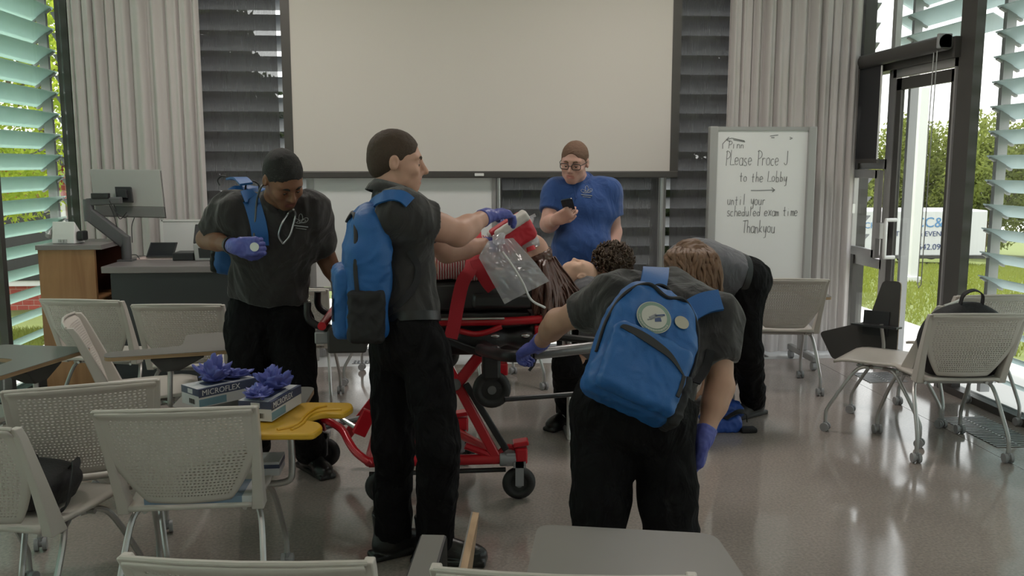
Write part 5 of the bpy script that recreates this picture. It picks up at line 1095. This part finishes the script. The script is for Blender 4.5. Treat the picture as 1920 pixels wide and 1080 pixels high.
# --- woman in front, seen from behind, bending over
aL = PZ(1112, 1232); aL.z = .09; aR = PZ(1272, 1228); aR.z = .09
J = dict(head=D(1294, 513, 3.46), hR=basis(d3(.15, .55, -.85), d3(.25, .8, .5)), neck=D(1262, 540, 3.26), chest=D(1238, 605, 3.16), pel=D(1190, 745, 2.98), front=d3(.1, .85, -.45), front2=d3(.15, .6, -.75),
    shL=D(1160, 560, 3.14), elL=D(1046, 603, 3.32), wrL=D(1010, 646, 3.55), shR=D(1338, 598, 3.12), elR=D(1350, 725, 3.06), wrR=D(1320, 820, 2.98),
    hipL=D(1136, 775, 2.98), knL=D(1126, 940, 2.96), anL=aL, hipR=D(1244, 775, 2.98), knR=D(1254, 940, 2.96), anR=aR, toeL=d3(-.1, 1, 0), toeR=d3(.1, 1, 0), glL=1, glR=1,
    hdL=(d3(-.55, .55, -.35), d3(.25, .2, -1), -1, (.75, .8, .85, .85)), hdR=(d3(-.12, .1, -1), d3(-.8, .3, 0), 1, (.35, .4, .45, .5)))
wom, mw = person('woman seen from behind with a blue backpack, bending over the stretcher handle', J, SK_tan, M_charcoal, dict(hair=M_hairlt, res=.0055, seed=9, w=1.04, hem=.06, hairform='long', face=False, leg=1.10, wr=.015, collar=False, stand=False, sleeve=.62, thick=1.05))
Tw = bvh(mw['shirt'])
bb = D(1163, 772, 2.80); bt = D(1238, 556, 2.98); zv = (bt - bb).normalized(); xr = (D(1240, 793, 2.84) - D(1080, 722, 2.82)).normalized(); yv = zv.cross(xr).normalized(); yv = yv if yv.dot(FWD) < 0 else -yv; xv = yv.cross(zv)
bb = bb - yv * .03
s_ = (bt - bb).length / .455
pkw, Tp = backpack('large blue backpack with a round emblem patch on the woman\'s back', Matrix(((xv.x, yv.x, zv.x, bb.x), (xv.y, yv.y, zv.y, bb.y), (xv.z, yv.z, zv.z, bb.z), (0, 0, 0, 1))), s_, 11, True, True, (-1,))
strap(Tw, [(1222, 562), (1223, 542), (1226, 524), (1230, 510)], .092, M_bp, pkw, 3.1, .012, th=.014)
strap(Tw, [(1286, 590), (1318, 572), (1350, 566)], .075, M_bp, pkw, 3.05, .014, th=.014)
MB().strip(spline([onto(Tw, 1300, 720, .01, 3.0), onto(Tw, 1318, 690, .012, 3.0), onto(Tw, 1330, 655, .012, 3.0)], 5), .03, HR, .004).build('lower_strap', M_bpd, pkw)
# loose straight hair falling over the bent head
def strands(name, roots, tips, mids, r, matl, par, n, seed, jit=.012, flat=(1.5, .4)):
    rnd = random.Random(seed); m = MB()
    for k in range(n):
        u = rnd.random(); v = rnd.random(); P = []
        for L in (roots, mids, tips):
            a, b = L; p = a.lerp(b, u) + Vector((rnd.uniform(-1, 1), rnd.uniform(-1, 1), rnd.uniform(-1, 1))) * jit; P.append(p)
        P.insert(2, P[1].lerp(P[2], .5) + Vector((rnd.uniform(-1, 1), rnd.uniform(-1, 1), rnd.uniform(-.5, .5))) * jit * 1.3); S3 = spline(P, 5); k3 = len(S3); m.tube(S3, [r * (1 - .75 * (i / (k3 - 1)) ** 2) for i in range(k3)], 6, flat=flat)
    return m.build(name, matl, par, angle=None)
hc = J['head']; Rw = J['hR']; Hf = Form(); Hf.ell(npv(hc) + Rw @ V(0, -.022, .028), (.082, .100, .092), Rw, .02); Hf.ell(npv(hc) + Rw @ V(0, -.075, -.03), (.072, .045, .085), Rw, .04); Hf.ell(npv(hc) + Rw @ V(0, .12, -.05), (.07, .08, .09), Rw, .02, -1)
me = Hf.mesh('hair', .005); wrinkle(me, .010, (16, 30, 30), 6); hw_ = link_mesh('hair', me, M_hairlt, wom)
strands('hair_lock', (D(1270, 466, 3.44), D(1318, 464, 3.46)), (D(1254, 515, 3.27), D(1352, 552, 3.34)), (D(1252, 478, 3.30), D(1342, 482, 3.33)), .0065, M_hairlt, hw_, 330, 3, .013)
# --- person bent double behind, grey polo
aL = PZ(1412, 778); aL.z = .09; aR = PZ(1352, 760); aR.z = .09
J = dict(head=D(1262, 560, 5.30), hR=basis(d3(-.4, -.3, -.85), d3(-.9, 0, -.3)), neck=D(1272, 512, 5.34), chest=D(1312, 490, 5.36), pel=D(1385, 522, 5.40), front=d3(-.25, -.15, -1), front2=d3(-.1, -.1, -1),
    shL=D(1282, 540, 5.16), elL=D(1300, 640, 5.16), wrL=D(1328, 720, 5.12), shR=D(1288, 535, 5.54), elR=D(1300, 640, 5.52), wrR=D(1340, 715, 5.40),
    hipL=D(1402, 548, 5.32), knL=D(1402, 655, 5.34), anL=aL, hipR=D(1384, 548, 5.50), knR=D(1368, 655, 5.60), anR=aR, toeL=d3(-.75, -.55, 0), toeR=d3(-1, -.1, 0),
    hdL=(d3(.1, 0, -1), d3(0, 1, 0), -1, (.4, .4, .4, .4)), hdR=(d3(.1, 0, -1), d3(0, -1, 0), 1, (.4, .4, .4, .4)))
bent, _ = person('person in a grey polo bent double beside the rolling whiteboard, back toward the ceiling', J, SK_tan, M_greyshirt, dict(hair=M_hairbrn, res=.0065, seed=12, face=False, w=1.0, hem=.10, leg=1.02, belt=True, collar=False, thick=1.16, wr=.010, bootm=mat('grey_running_shoe', (.06, .06, .062), .55)))
# --- curly-haired person kneeling
aL = PZ(1066, 796); aL.z = .09; aR = PZ(1190, 775); aR.z = .09
J = dict(head=D(1147, 500, 5.16), hR=basis(d3(-.6, .75, -.25), d3(-.1, .2, 1)), neck=D(1140, 540, 5.20), chest=D(1130, 580, 5.22), pel=D(1122, 670, 5.34), front=d3(-.7, .5, 0), front2=d3(-.75, .5, -.25), base=Vector((PZ(1110, 790).x, PZ(1110, 790).y, 0)),
    shL=D(1102, 550, 5.10), elL=D(1075, 585, 5.20), wrL=D(1075, 560, 5.38), shR=D(1172, 550, 5.34), elR=D(1140, 590, 5.55), wrR=D(1105, 560, 5.55),
    hipL=D(1108, 685, 5.30), knL=D(1062, 683, 5.12), anL=aL, hipR=D(1140, 690, 5.40), knR=D(1132, 785, 5.25), anR=aR, toeL=d3(-.5, -.6, 0), toeR=d3(.9, .4, 0),
    hdL=(d3(-.2, .6, .4), d3(0, 0, -1), -1, (.4, .4, .4, .4)), hdR=(d3(-.8, .2, .2), d3(0, 0, -1), 1, (.4, .4, .4, .4)))
J['knR'].z = .09; J['anR'].z = .09
curl, _ = person('kneeling person with curly brown hair behind the woman with the blue backpack', J, SK_tan, M_greyshirt, dict(hair=M_hairbrn, res=.0065, seed=15, face=False, hairform='curly', w=.98, hem=.1, leg=1.0))
Hf = Form(); hR_ = J['hR']; Hf.ell(npv(J['head']) + hR_ @ V(0, -.016, .030), (.084, .102, .094), hR_, .02); Hf.ell(npv(J['head']) + hR_ @ V(0, -.06, -.02), (.070, .05, .07), hR_, .03); Hf.ell(npv(J['head']) + hR_ @ V(0, .115, -.03), (.068, .07, .085), hR_, .02, -1)
hcap = link_mesh('hair', Hf.mesh('hair', .006), mat('curly_hair_base', (.035, .02, .012), .8), curl)
m = MB(); rnd = random.Random(4); hc = J['head']; Rc = Matrix(J['hR'].tolist())
for k in range(330):
    a = rnd.uniform(0, 2 * math.pi); z = rnd.uniform(-.55, 1); rr = math.sqrt(max(0, 1 - z * z)); v = Vector((rr * math.cos(a), rr * math.sin(a), z))
    if v.y > .62 and v.z < .5: continue
    p = hc + Rc @ Vector((v.x * .088, v.y * .106 - .012, v.z * .098 + .026)); ra = .009 + rnd.random() * .006; x, y, _ = frame(v + Vector((rnd.uniform(-.6, .6), rnd.uniform(-.6, .6), rnd.uniform(-.6, .6))))
    m.tube([p + (Rc @ v) * (.004 * j - .008) + x * math.cos(j * .9) * ra + y * math.sin(j * .9) * ra for j in range(9)], .0042, 5)
m.build('curls', mat('curly_brown_hair', (.060, .036, .020), .6, noise_amt=.4, noise_scale=50), hcap, angle=None)
# ================================================================== the red stretcher and its patient
gs = thing('stretcher', 'red ambulance stretcher with black mattress raised in the middle of the room', 'stretcher', (-.15, 4.45, 0))
GY0, GY1 = 4.14, 4.74                                     # near and far side of the bed
M_vinyl = mat('black_vinyl_mattress', (.026, .027, .027), .38, bump=.15, bump_scale=8); M_steelg = mat('grey_tube', (.20, .20, .205), .35, .6)
def gx(px, py, y=GY0): return PY(px, py, y)
zb = .875
xL, xR = -.52, gx(1018, 580).x
# mattress in three pads
def pad(x0, x1, z0, z1, z2, z3, name):                    # z0,z1 bottom at x0,x1 ; z2,z3 top
    F = [[(x, y, z) for y, z in ((GY0 + .03, a), (GY1 - .03, a), (GY1 - .02, (a + b) / 2), (GY1 - .05, b), (GY0 + .05, b), (GY0 + .02, (a + b) / 2))] for x, a, b in ((x0, z0, z2), (x1, z1, z3))]
    MB().loft(F).build(name, M_vinyl, gs, bevel=.018)
pad(-.335, -.30, .925, .925, 1.035, 1.04, 'mattress_foot'); pad(-.295, -.06, .925, .93, 1.04, 1.065, 'mattress_middle'); pad(-.055, xR - .02, .93, .935, 1.065, 1.075, 'mattress_back')
MB().box((gx(885, 560).x, GY0 - .005, .945), (gx(1000, 560).x, GY0 + .07, 1.02)).build('head_bolster', M_vinyl, gs, bevel=.02)
# bed frame
for y in (GY0, GY1):
    MB().tube(spline([(xL + .02, y, zb), (-.4, y, zb + .005), (gx(823, 577).x, y, zb + .012), (gx(953, 577).x, y, zb + .012), (xR, y, zb + .02)], 4), .020, 10).build('side_rail', M_red, gs)
    MB().tube(spline([(gx(862, 597).x, y - .01, zb - .03), (gx(890, 600).x, y - .012, zb - .045), (gx(915, 594).x, y - .012, zb - .035), (gx(940, 586).x, y - .01, zb - .01)], 5), .014, 10).build('wavy_bar', M_red, gs)
    MB().tube([(gx(822, 573).x, y - .028, zb + .03), (gx(945, 573).x, y - .028, zb + .03)], .006, 8).build('trim_rod', M_steel, gs)
m = MB(); m.box((-.34, GY0 + .05, zb - .03), (xR - .05, GY1 - .05, zb + .045)); m.build('deck', M_dark, gs, smooth=False, bevel=.01)
for x in (xL - .04, xR): MB().tube([(x, GY0, zb + (.0 if x < 0 else .02)), (x, GY1, zb + (.0 if x < 0 else .02))], .02, 10).build('cross_rail', M_red, gs)
F = Form(); F.box((gx(930, 625).x, 4.44, .79), (.26, .24, .075), None, .03, .05); F.box((gx(850, 620).x, 4.44, .78), (.2, .22, .06), None, .03, .05); F.ell((gx(900, 620).x, GY0 + .03, .80), (.14, .05, .06)); F.ell((gx(985, 620).x, GY0 + .04, .80), (.10, .05, .05)); F.box((-.18, 4.44, .80), (.14, .20, .045), None, .02, .05)
me = F.mesh('lift_housing', .010); link_mesh('lift_housing', me, M_black, gs)
for px in (928, 985): MB().ball((gx(px, 603).x, GY0 - .015, .82), (.022, .012, .010)).build('release_lever', M_steel, gs)
MB().box((gx(1002, 585).x, GY0 - .02, zb - .06), (gx(1022, 590).x, GY0 + .03, zb - .01)).build('end_knob', M_red, gs, bevel=.008)
# black sloping under rail towards the foot end
MB().bar(gx(905, 662), gx(735, 600), .05, .035).build('lower_frame', M_black, gs, smooth=False, bevel=.006)
# foot end hardware
for a_, b_ in ((GY0 + .02, GY0 + .10), (GY1 - .10, GY1 - .02)): MB().box((xL - .02, a_, .74), (-.36, b_, .86)).build('foot_frame', M_dark, gs, smooth=False, bevel=.01)
for y in (GY0 + .12, GY1 - .12): MB().tube(spline([(xL, y, .84), (xL - .08, y, .86), (xL - .12, y, .90), (xL - .12, y, .97)], 5), .018, 10).build('foot_grip', M_black, gs)
MB().box((xL - .09, GY0 + .10, .77), (xL - .02, GY0 + .22, .83)).build('latch_block', M_bracket, gs, smooth=False, bevel=.008)
# folding legs: an X on each side
for y, dy in ((GY0 + .03, 1), (GY1 - .03, -1)):
    sx_ = 0 if dy > 0 else -.27
    T_ = lambda px, py: Vector((gx(px, py, GY0 + .03).x + sx_, y, gx(px, py, GY0 + .03).z))
    MB().bar(T_(908, 655), T_(733, 880), .052, .034, (0, 1, 0)).build('leg', M_red, gs, smooth=False, bevel=.008)
    MB().bar(T_(800, 612), T_(934, 864), .048, .034, (0, 1, 0)).build('leg', M_red, gs, smooth=False, bevel=.008)
    o_ = .035 * dy
    a, b = T_(862, 722), T_(938, 846); off = Vector((.028, -.02, .012)); MB().bar(a + off, b + off, .032, .018, (0, 1, 0)).build('leg_track', M_black, gs, smooth=False, bevel=.004)
    p_ = T_(853, 719); MB().cyl(p_ - Vector((0, .03, 0)), p_ + Vector((0, .03, 0)), .028).build('pivot', M_steelg, gs)
    # base rails
    zz = .205; e = T_(948, 861); e.z = zz; s0 = Vector((-.36, y, zz))
    MB().tube([s0, e], .026, 12).build('base_rail', M_red, gs)
    MB().tube([s0 + Vector((0, 0, -.06)), e + Vector((0, 0, -.055))], .012, 8).build('lower_rod', M_black, gs)
    MB().tube(spline([T_(872, 836), T_(905, 848), T_(940, 862)], 4), .017, 8).build('brace', M_red, gs)
    MB().tube(spline([T_(935, 850), T_(950, 838), T_(968, 840)], 4), .014, 8).build('pedal_arm', M_red, gs)
    k = MB(); k.cyl(e - Vector((.03, 0, 0)), e + Vector((.05, 0, 0)), .036, .036, 12); k.box((e.x + .0, y - .03, zz - .03), (e.x + .05, y + .03, zz + .035)); k.build('caster_housing', M_bracket, gs, bevel=.005)
    kk = Vector((gx(974, 900).x + sx_, y, .082))
    MB().box((kk.x - .02, y - .035, zz - .02), (kk.x + .04, y + .035, zz + .06)).build('brake_block', M_red, gs, smooth=False, bevel=.01)
    MB().bar((kk.x - .03, y, zz + .075), (kk.x + .045, y, zz + .085), .075, .022, (0, 0, 1)).build('brake_pedal', M_red, gs, smooth=False, bevel=.006)
    for xw in (kk.x, -.30 if dy > 0 else -.64):
        w = MB(); w.tube([(xw + .058 * math.cos(a), y, .082 + .058 * math.sin(a)) for a in [2 * math.pi * i / 28 for i in range(28)]], .024, 10, closed=True); w.cyl((xw, y - .014, .082), (xw, y + .014, .082), .055, n=24); w = w.build('wheel', M_rubber, gs)
        MB().cyl((xw, y - .022, .082), (xw, y + .022, .082), .018).build('hub', M_steelg, w)
        f = MB(); f.box((xw - .02, y - .042, .08), (xw + .02, y - .030, .20)); f.box((xw - .02, y + .030, .08), (xw + .02, y + .042, .20)); f.box((xw - .03, y - .042, .17), (xw + .03, y + .042, .20)); f.build('caster_fork', M_bracket, gs, smooth=False)
MB().tube([(-.36, GY0 + .03, .205), (-.36, GY1 - .03, .205)], .024, 10).build('base_cross_tube', M_red, gs)
MB().tube([(gx(948, 861).x, GY0 + .03, .205), (gx(948, 861).x - .27, GY1 - .03, .205)], .024, 10).build('base_cross_tube', M_red, gs)
MB().tube(spline([Vector((-.36, GY0 + .05, .205)), D(690, 865, 4.25), D(668, 848, 4.3), D(655, 830, 4.35), D(643, 808, 4.42), D(628, 796, 4.48), D(605, 786, 4.55), Vector((-.64, GY1 - .03, .22))], 5), .020, 10).build('foot_bar', M_red, gs)
MB().tube([D(612, 800, 4.55), D(650, 790, 4.55), D(720, 775, 4.55)], .016, 8).build('grey_bar', M_steelg, gs)
MB().tube([D(640, 785, 4.5), D(665, 800, 4.45), D(682, 810, 4.42)], .012, 8).build('strut', M_steel, gs)
MB().bar(D(672, 815, 4.42), D(694, 770, 4.42), .03, .07).build('strut_bracket', M_red, gs, smooth=False, bevel=.006)
# loading wheels, grip and handle at the head end
hy = 3.98
for y in (hy, GY1 + .02):
    cx = lambda px, py: Vector((PY(px, py, hy).x - (.22 if y > hy else 0), y, PY(px, py, hy).z))
    MB().bar(cx(921, 648), cx(921, 712), .085, .05, (0, 1, 0)).build('wheel_arm', M_black, gs, smooth=False, bevel=.015)
    c = cx(922, 730); w = MB(); w.tube([(c.x + .066 * math.cos(a), y, c.z + .066 * math.sin(a)) for a in [2 * math.pi * i / 28 for i in range(28)]], .022, 10, closed=True); w.cyl((c.x, y - .012, c.z), (c.x, y + .012, c.z), .066, n=24); w = w.build('loading_wheel', M_rubber, gs)
    MB().cyl((c.x, y - .02, c.z), (c.x, y + .02, c.z), .02).build('hub', M_steelg, w)
MB().bar(Vector((PY(921, 655, hy).x, hy, cx(921, 655).z)), Vector((cx(921, 655).x, GY1 + .02, cx(921, 655).z)), .04, .03).build('wheel_cross_bar', M_black, gs, smooth=False)
MB().box((PY(930, 690, 4.15).x, 4.10, PY(940, 700, 4.15).z), (PY(951, 690, 4.15).x, 4.17, PY(940, 678, 4.15).z)).build('red_catch', M_red, gs, smooth=False, bevel=.006)
MB().tube(spline([D(900, 655, 4.05), D(930, 664, 3.85), D(960, 668, 3.72), D(1000, 667, 3.68)], 5), .026, 10).build('grip', M_black, gs)
MB().tube([D(1000, 664, 3.70), D(1105, 652, 3.74), D(1125, 650, 3.80), D(1125, 640, 4.25)], .024, 10).build('pull_handle', M_steelg, gs)
MB().tube([D(1020, 655, 3.74), D(1072, 648, 3.76)], .008, 8).build('handle_stripe', M_red, gs)
MB().tube([D(1125, 640, 4.25), D(1050, 632, 4.30), D(1000, 625, 4.35)], .018, 8).build('pull_handle', M_black, gs)
MB().tube([D(946, 749, 4.0), D(1076, 739, 4.1)], .012, 8).build('safety_bar', M_black, gs)
MB().tube([D(1005, 672, 3.70), D(1000, 685, 3.70), D(992, 695, 3.70)], .006, 6).build('cord', M_black, gs)
# ---- patient lying on the mattress
def stripe():
    m = mat('red_white_striped_cloth', (.5, .4, .4), .8); n = m.node_tree.nodes; l = m.node_tree.links; b = n['Principled BSDF']; t = [x for x in n if x.type == 'TEX_COORD'][0]
    w = n.new('ShaderNodeTexWave'); w.wave_type = 'BANDS'; w.bands_direction = 'X'; w.inputs['Scale'].default_value = 26; w.inputs['Distortion'].default_value = 1.2; w.inputs['Detail Scale'].default_value = 1.5; l.new(t.outputs['Object'], w.inputs['Vector'])
    r = n.new('ShaderNodeValToRGB'); r.color_ramp.elements[0].position = .45; r.color_ramp.elements[0].color = (.34, .04, .05, 1); r.color_ramp.elements[1].position = .55; r.color_ramp.elements[1].color = (.55, .45, .43, 1); l.new(w.outputs['Fac'], r.inputs[0]); l.new(r.outputs[0], b.inputs['Base Color']); return m
MY = 4.42; zt = 1.075
J = dict(head=D(984, 472, 4.33), hR=basis(Vector((-.30, -.10, .95)), Vector((.95, -.05, .30))), neck=Vector((.235, MY, zt + .115)), chest=Vector((.05, MY, zt + .105)), pel=Vector((-.14, MY + .05, zt + .09)), front=Vector((0, 0, 1)), front2=Vector((.05, 0, 1)), base=Vector((-.3, MY, 1.07)),
    shR=Vector((.16, MY - .16, zt + .09)), elR=Vector((-.10, MY - .225, zt + .06)), wrR=Vector((-.32, MY - .20, zt + .10)), shL=Vector((.16, MY + .16, zt + .09)), elL=Vector((-.10, MY + .225, zt + .06)), wrL=Vector((-.32, MY + .20, zt + .10)),
    hipR=Vector((-.18, MY + .03 - .085, zt + .085)), knR=Vector((-.39, MY + .04 - .09, zt + .07)), anR=Vector((-.45, MY + .03 - .085, zt - .33)), hipL=Vector((-.18, MY + .03 + .085, zt + .085)), knL=Vector((-.39, MY + .04 + .09, zt + .07)), anL=Vector((-.45, MY + .03 + .085, zt - .33)),
    hdR=(Vector((-1, .3, 0)), Vector((0, 0, -1)), -1, (.3, .3, .3, .3)), hdL=(Vector((-1, -.3, 0)), Vector((0, 0, -1)), 1, (.3, .3, .3, .3)))
pat, mpt = person('patient with long dark hair lying face up on the red stretcher', J, SK_fair, stripe(), dict(hair=M_hairdk, hairform='long', res=.0055, seed=21, w=.92, arm=.85, hem=.05, collar=False, stand=False, wr=.010, nk=.9, sleeve=.75))
hc = J['head']; Rp = J['hR']; Hf = Form(); Hf.ell(npv(hc) + Rp @ V(0, -.020, .030), (.086, .106, .097), Rp, .02); Hf.ell(npv(hc) + Rp @ V(0, .105, -.03), (.075, .090, .110), Rp, .02, -1); Hf.box(npv(hc) + Rp @ V(0, .19, 0), (.2, .205, .2), Rp, .001, .02, -1); Hf.box(npv(hc) + Rp @ V(0, 0, -.14), (.2, .2, .08), Rp, .001, .01, -1)
me = Hf.mesh('hair', .005); wrinkle(me, .006, (30, 30, 30), 6); hp_ = link_mesh('hair', me, M_hairdk, pat)
strands('hair_lock', (D(1002, 496, 4.26), D(1036, 484, 4.42)), (D(1004, 588, 4.22), D(1092, 570, 4.42)), (D(1004, 535, 4.20), D(1068, 525, 4.42)), .0095, M_hairdk, hp_, 340, 5, .013)
strands('hair_lock', (D(1014, 492, 4.24), D(1034, 488, 4.42)), (D(1022, 622, 4.22), D(1066, 600, 4.40)), (D(1024, 545, 4.2), D(1058, 538, 4.42)), .008, M_hairdk, hp_, 170, 9, .014)
# ---- red and white pad held over the face, clear mask, bag with tube
M_redpad = mat('red_pad_vinyl', (.48, .020, .035), .45); M_whpad = mat('white_pad_band', (.56, .53, .50), .6)
hb = thing('head_immobilizer', 'red padded head block with a broad white band held over the patient\'s face', 'head block', tuple(D(958, 435, 4.18)))
hc_ = D(962, 438, 4.16); ux = d3(.80, .1, .52); uy = d3(-.10, 1, .08); uz = ux.cross(uy).normalized(); uy = uz.cross(ux)
if uz.z < 0: uz = -uz
HM = Matrix(((ux.x, uy.x, uz.x, hc_.x), (ux.y, uy.y, uz.y, hc_.y), (ux.z, uy.z, uz.z, hc_.z), (0, 0, 0, 1))); HN = np.array(HM.to_3x3())
F = Form(); F.box(npv(hc_), (.095, .085, .060), HN, .025, .02); me = F.mesh('pad', .005); wrinkle(me, .006, (14, 14, 14), 3); link_mesh('pad', me, M_redpad, hb)
F = Form(); F.box(npv(hc_) + HN @ V(.0, 0, .030), (.102, .040, .038), HN, .012, .01); F.box(npv(hc_) + HN @ V(.01, -.05, .048), (.088, .045, .020), HN, .012, .01); me = F.mesh('band', .005); wrinkle(me, .004, (14, 14, 14), 5); link_mesh('band', me, M_whpad, hb)
F = Form(); F.box(npv(hc_) + HN @ V(-.03, -.03, .062), (.062, .034, .016), HN, .012, .01); link_mesh('top_strip', F.mesh('top_strip', .004), M_redpad, hb)
mk = thing('oxygen_mask', 'clear plastic face mask with a red valve on the patient\'s face', 'mask', tuple(D(1000, 450, 4.2)))
MB().loft([[D(993, 452, 4.25) + d3(1, 0, .2) * (r * math.cos(a) + o) + d3(0, 1, 0) * r * math.sin(a) + UP * z for a in [2 * math.pi * i / 20 for i in range(20)]] for r, z, o in ((.050, -.03, .0), (.046, .0, -.002), (.032, .035, -.01), (.018, .055, -.015), (.016, .085, -.01))], caps=False).build('cone', M_clear, mk, solid=.003)
MB().cyl(D(994, 462, 4.10), D(997, 470, 4.10), .020, .022, 16).build('valve', M_red, mk)
MB().cyl(D(990, 432, 4.2), D(996, 408, 4.2), .013, .015, 12).build('elbow', M_clear, mk); MB().cyl(D(990, 410, 4.2), D(1004, 403, 4.2), .008, .008, 10).build('port', M_clear, mk)
rb_ = thing('reservoir_bag', 'clear plastic bag with a white tube hanging in front of the patient\'s hair', 'bag', tuple(D(955, 500, 4.0)))
def bagpt(u, v):
    top = D(915, 452, 3.97).lerp(D(962, 446, 4.02), u); mid = D(897, 482, 3.96).lerp(D(1002, 490, 4.02), u); bot = D(946, 570, 4.0).lerp(D(1030, 527, 4.04), u)
    a = top.lerp(mid, min(1, v / .28)) if v < .28 else mid.lerp(bot, (v - .28) / .72); return a
for sgn in (-1, 1):
    mm = MB(); mm.grid(lambda i, j: bagpt(i / 18, j / 24) + HF * sgn * (.001 + .022 * math.sin(math.pi * i / 18) * math.sin(math.pi * min(1, (j + .5) / 25)) * (1 + .5 * noise.noise(Vector((i * .3, j * .25, sgn))))) + HF * .012 * noise.noise(Vector((i * .5, j * .35, 3 + sgn))), 18, 24); mm.build('film', M_clear, rb_, angle=None)
bn = MB(); bn.ball(D(935, 449, 3.98), (.030, .022, .026), 24, 14)
bn.v = [tuple(Vector(p) + (Vector(p) - D(935, 449, 3.98)) * (.9 * noise.noise(Vector(p) * 34))) for p in bn.v]; bn.build('bag_neck', M_clear, rb_, angle=None)
MB().tube(spline([D(942, 472, 3.94), D(962, 500, 3.93), D(980, 530, 3.94), D(996, 562, 3.96), D(1022, 577, 4.0)], 6), .0055, 8).build('tube', mat('white_tubing', (.70, .70, .70), .3), rb_)
# ---- red straps
M_web = mat('red_webbing', (.46, .012, .025), .7, bump=.3, bump_scale=500)
rs = thing('restraint_strap', 'wide red strap crossing the patient and hanging down the stretcher side', 'strap', tuple(D(870, 560, 4.1)))
MB().strip(spline([(gx(880, 490).x, MY + .2, 1.17), (gx(890, 488).x, MY, zt + .235), (gx(893, 492).x, MY - .13, zt + .20), D(884, 500, 4.10), D(868, 528, 4.06), D(858, 570, 4.06), D(852, 605, 4.06), D(845, 634, 4.06)], 5), .062, HR, .004).build('webbing', M_web, rs, angle=60)
MB().strip(spline([D(893, 487, 4.12), D(903, 510, 4.08), D(915, 530, 4.08), D(925, 542, 4.09)], 5), .062, HR, .004).build('webbing_end', M_web, rs, angle=60)
# ---- training mannequin on a narrow table behind the stretcher
ft = thing('folding_table', 'narrow grey table behind the stretcher carrying the mannequin', 'table', (.0, 5.22, 0))
MB().box((-.62, 5.02, .868), (.80, 5.40, .895)).build('table_top', M_tabtop, ft, smooth=False, bevel=.005)
for x in (-.22, .74): MB().tube([(x, 5.10, .868), (x, 5.10, .03), (x, 5.08, .014), (x, 5.34, .014), (x, 5.32, .03), (x, 5.32, .868)], .014, 8).build('leg', M_tube, ft)
mh = D(1090, 513, 5.12); F = Form(); Rm = basis(d3(-.22, .0, .97), d3(1, 0, .2)); head_prims(F, mh, Rm, .80); my = mh.y
F.cone(npv(mh) + Rm @ V(0, -.02, -.04), mh + HR * -.17 - UP * .03, .042, .050, .03); F.ell(mh - HR * .33 - UP * .04, (.19, .13, .075), np.array([[HR.x, HF.x, 0], [HR.y, HF.y, 0], [0, 0, 1]]), .05); F.ell(mh - HR * .58 - UP * .04, (.18, .12, .07), np.array([[HR.x, HF.x, 0], [HR.y, HF.y, 0], [0, 0, 1]]), .06)
lo = F.bounds()[0][2] + .012
me = F.mesh('mannequin', .005); zmin = min(v.co.z for v in me.vertices)
dum = link_mesh('training_mannequin', me, SK_doll[0], None); tag(dum, 'pale rubber training mannequin lying face up behind the patient\'s hair', 'mannequin')
# ---- blue kit bag on the floor
kb = thing('kit_bag', 'blue and black kit bag on the floor under the bent-over person', 'bag', tuple(PZ(1355, 800)))
c = PZ(1352, 806); F = Form(); F.box((c.x + .0, c.y + .02, .045), (.11, .09, .045), None, .03, .03); F.ell((c.x + .08, c.y + .16, .075), (.10, .10, .075)); F.ell((c.x + .06, c.y + .3, .12), (.07, .09, .12)); F.box((c.x, c.y, -.2), (1, 1, .2), None, .001, .001, -1)
me = F.mesh('bag_body', .006); wrinkle(me, .02, (12, 12, 12), 2); 
for v in me.vertices: v.co.z = max(v.co.z, .001)
link_mesh('bag_body', me, mat('royal_blue_nylon', (.02, .07, .33), .55), kb)
MB().strip(spline([(c.x + .0, c.y - .07, .09), (c.x + .09, c.y - .02, .115), (c.x + .17, c.y + .06, .09), (c.x + .19, c.y + .08, .03)], 5), .035, (.3, 1, .2), .006).build('strap', M_bpd, kb)
m = MB(); m.box((c.x + .10, c.y - .09, .0), (c.x + .20, c.y - .02, .03)); m.build('side_pouch', M_bpd, kb, bevel=.01)
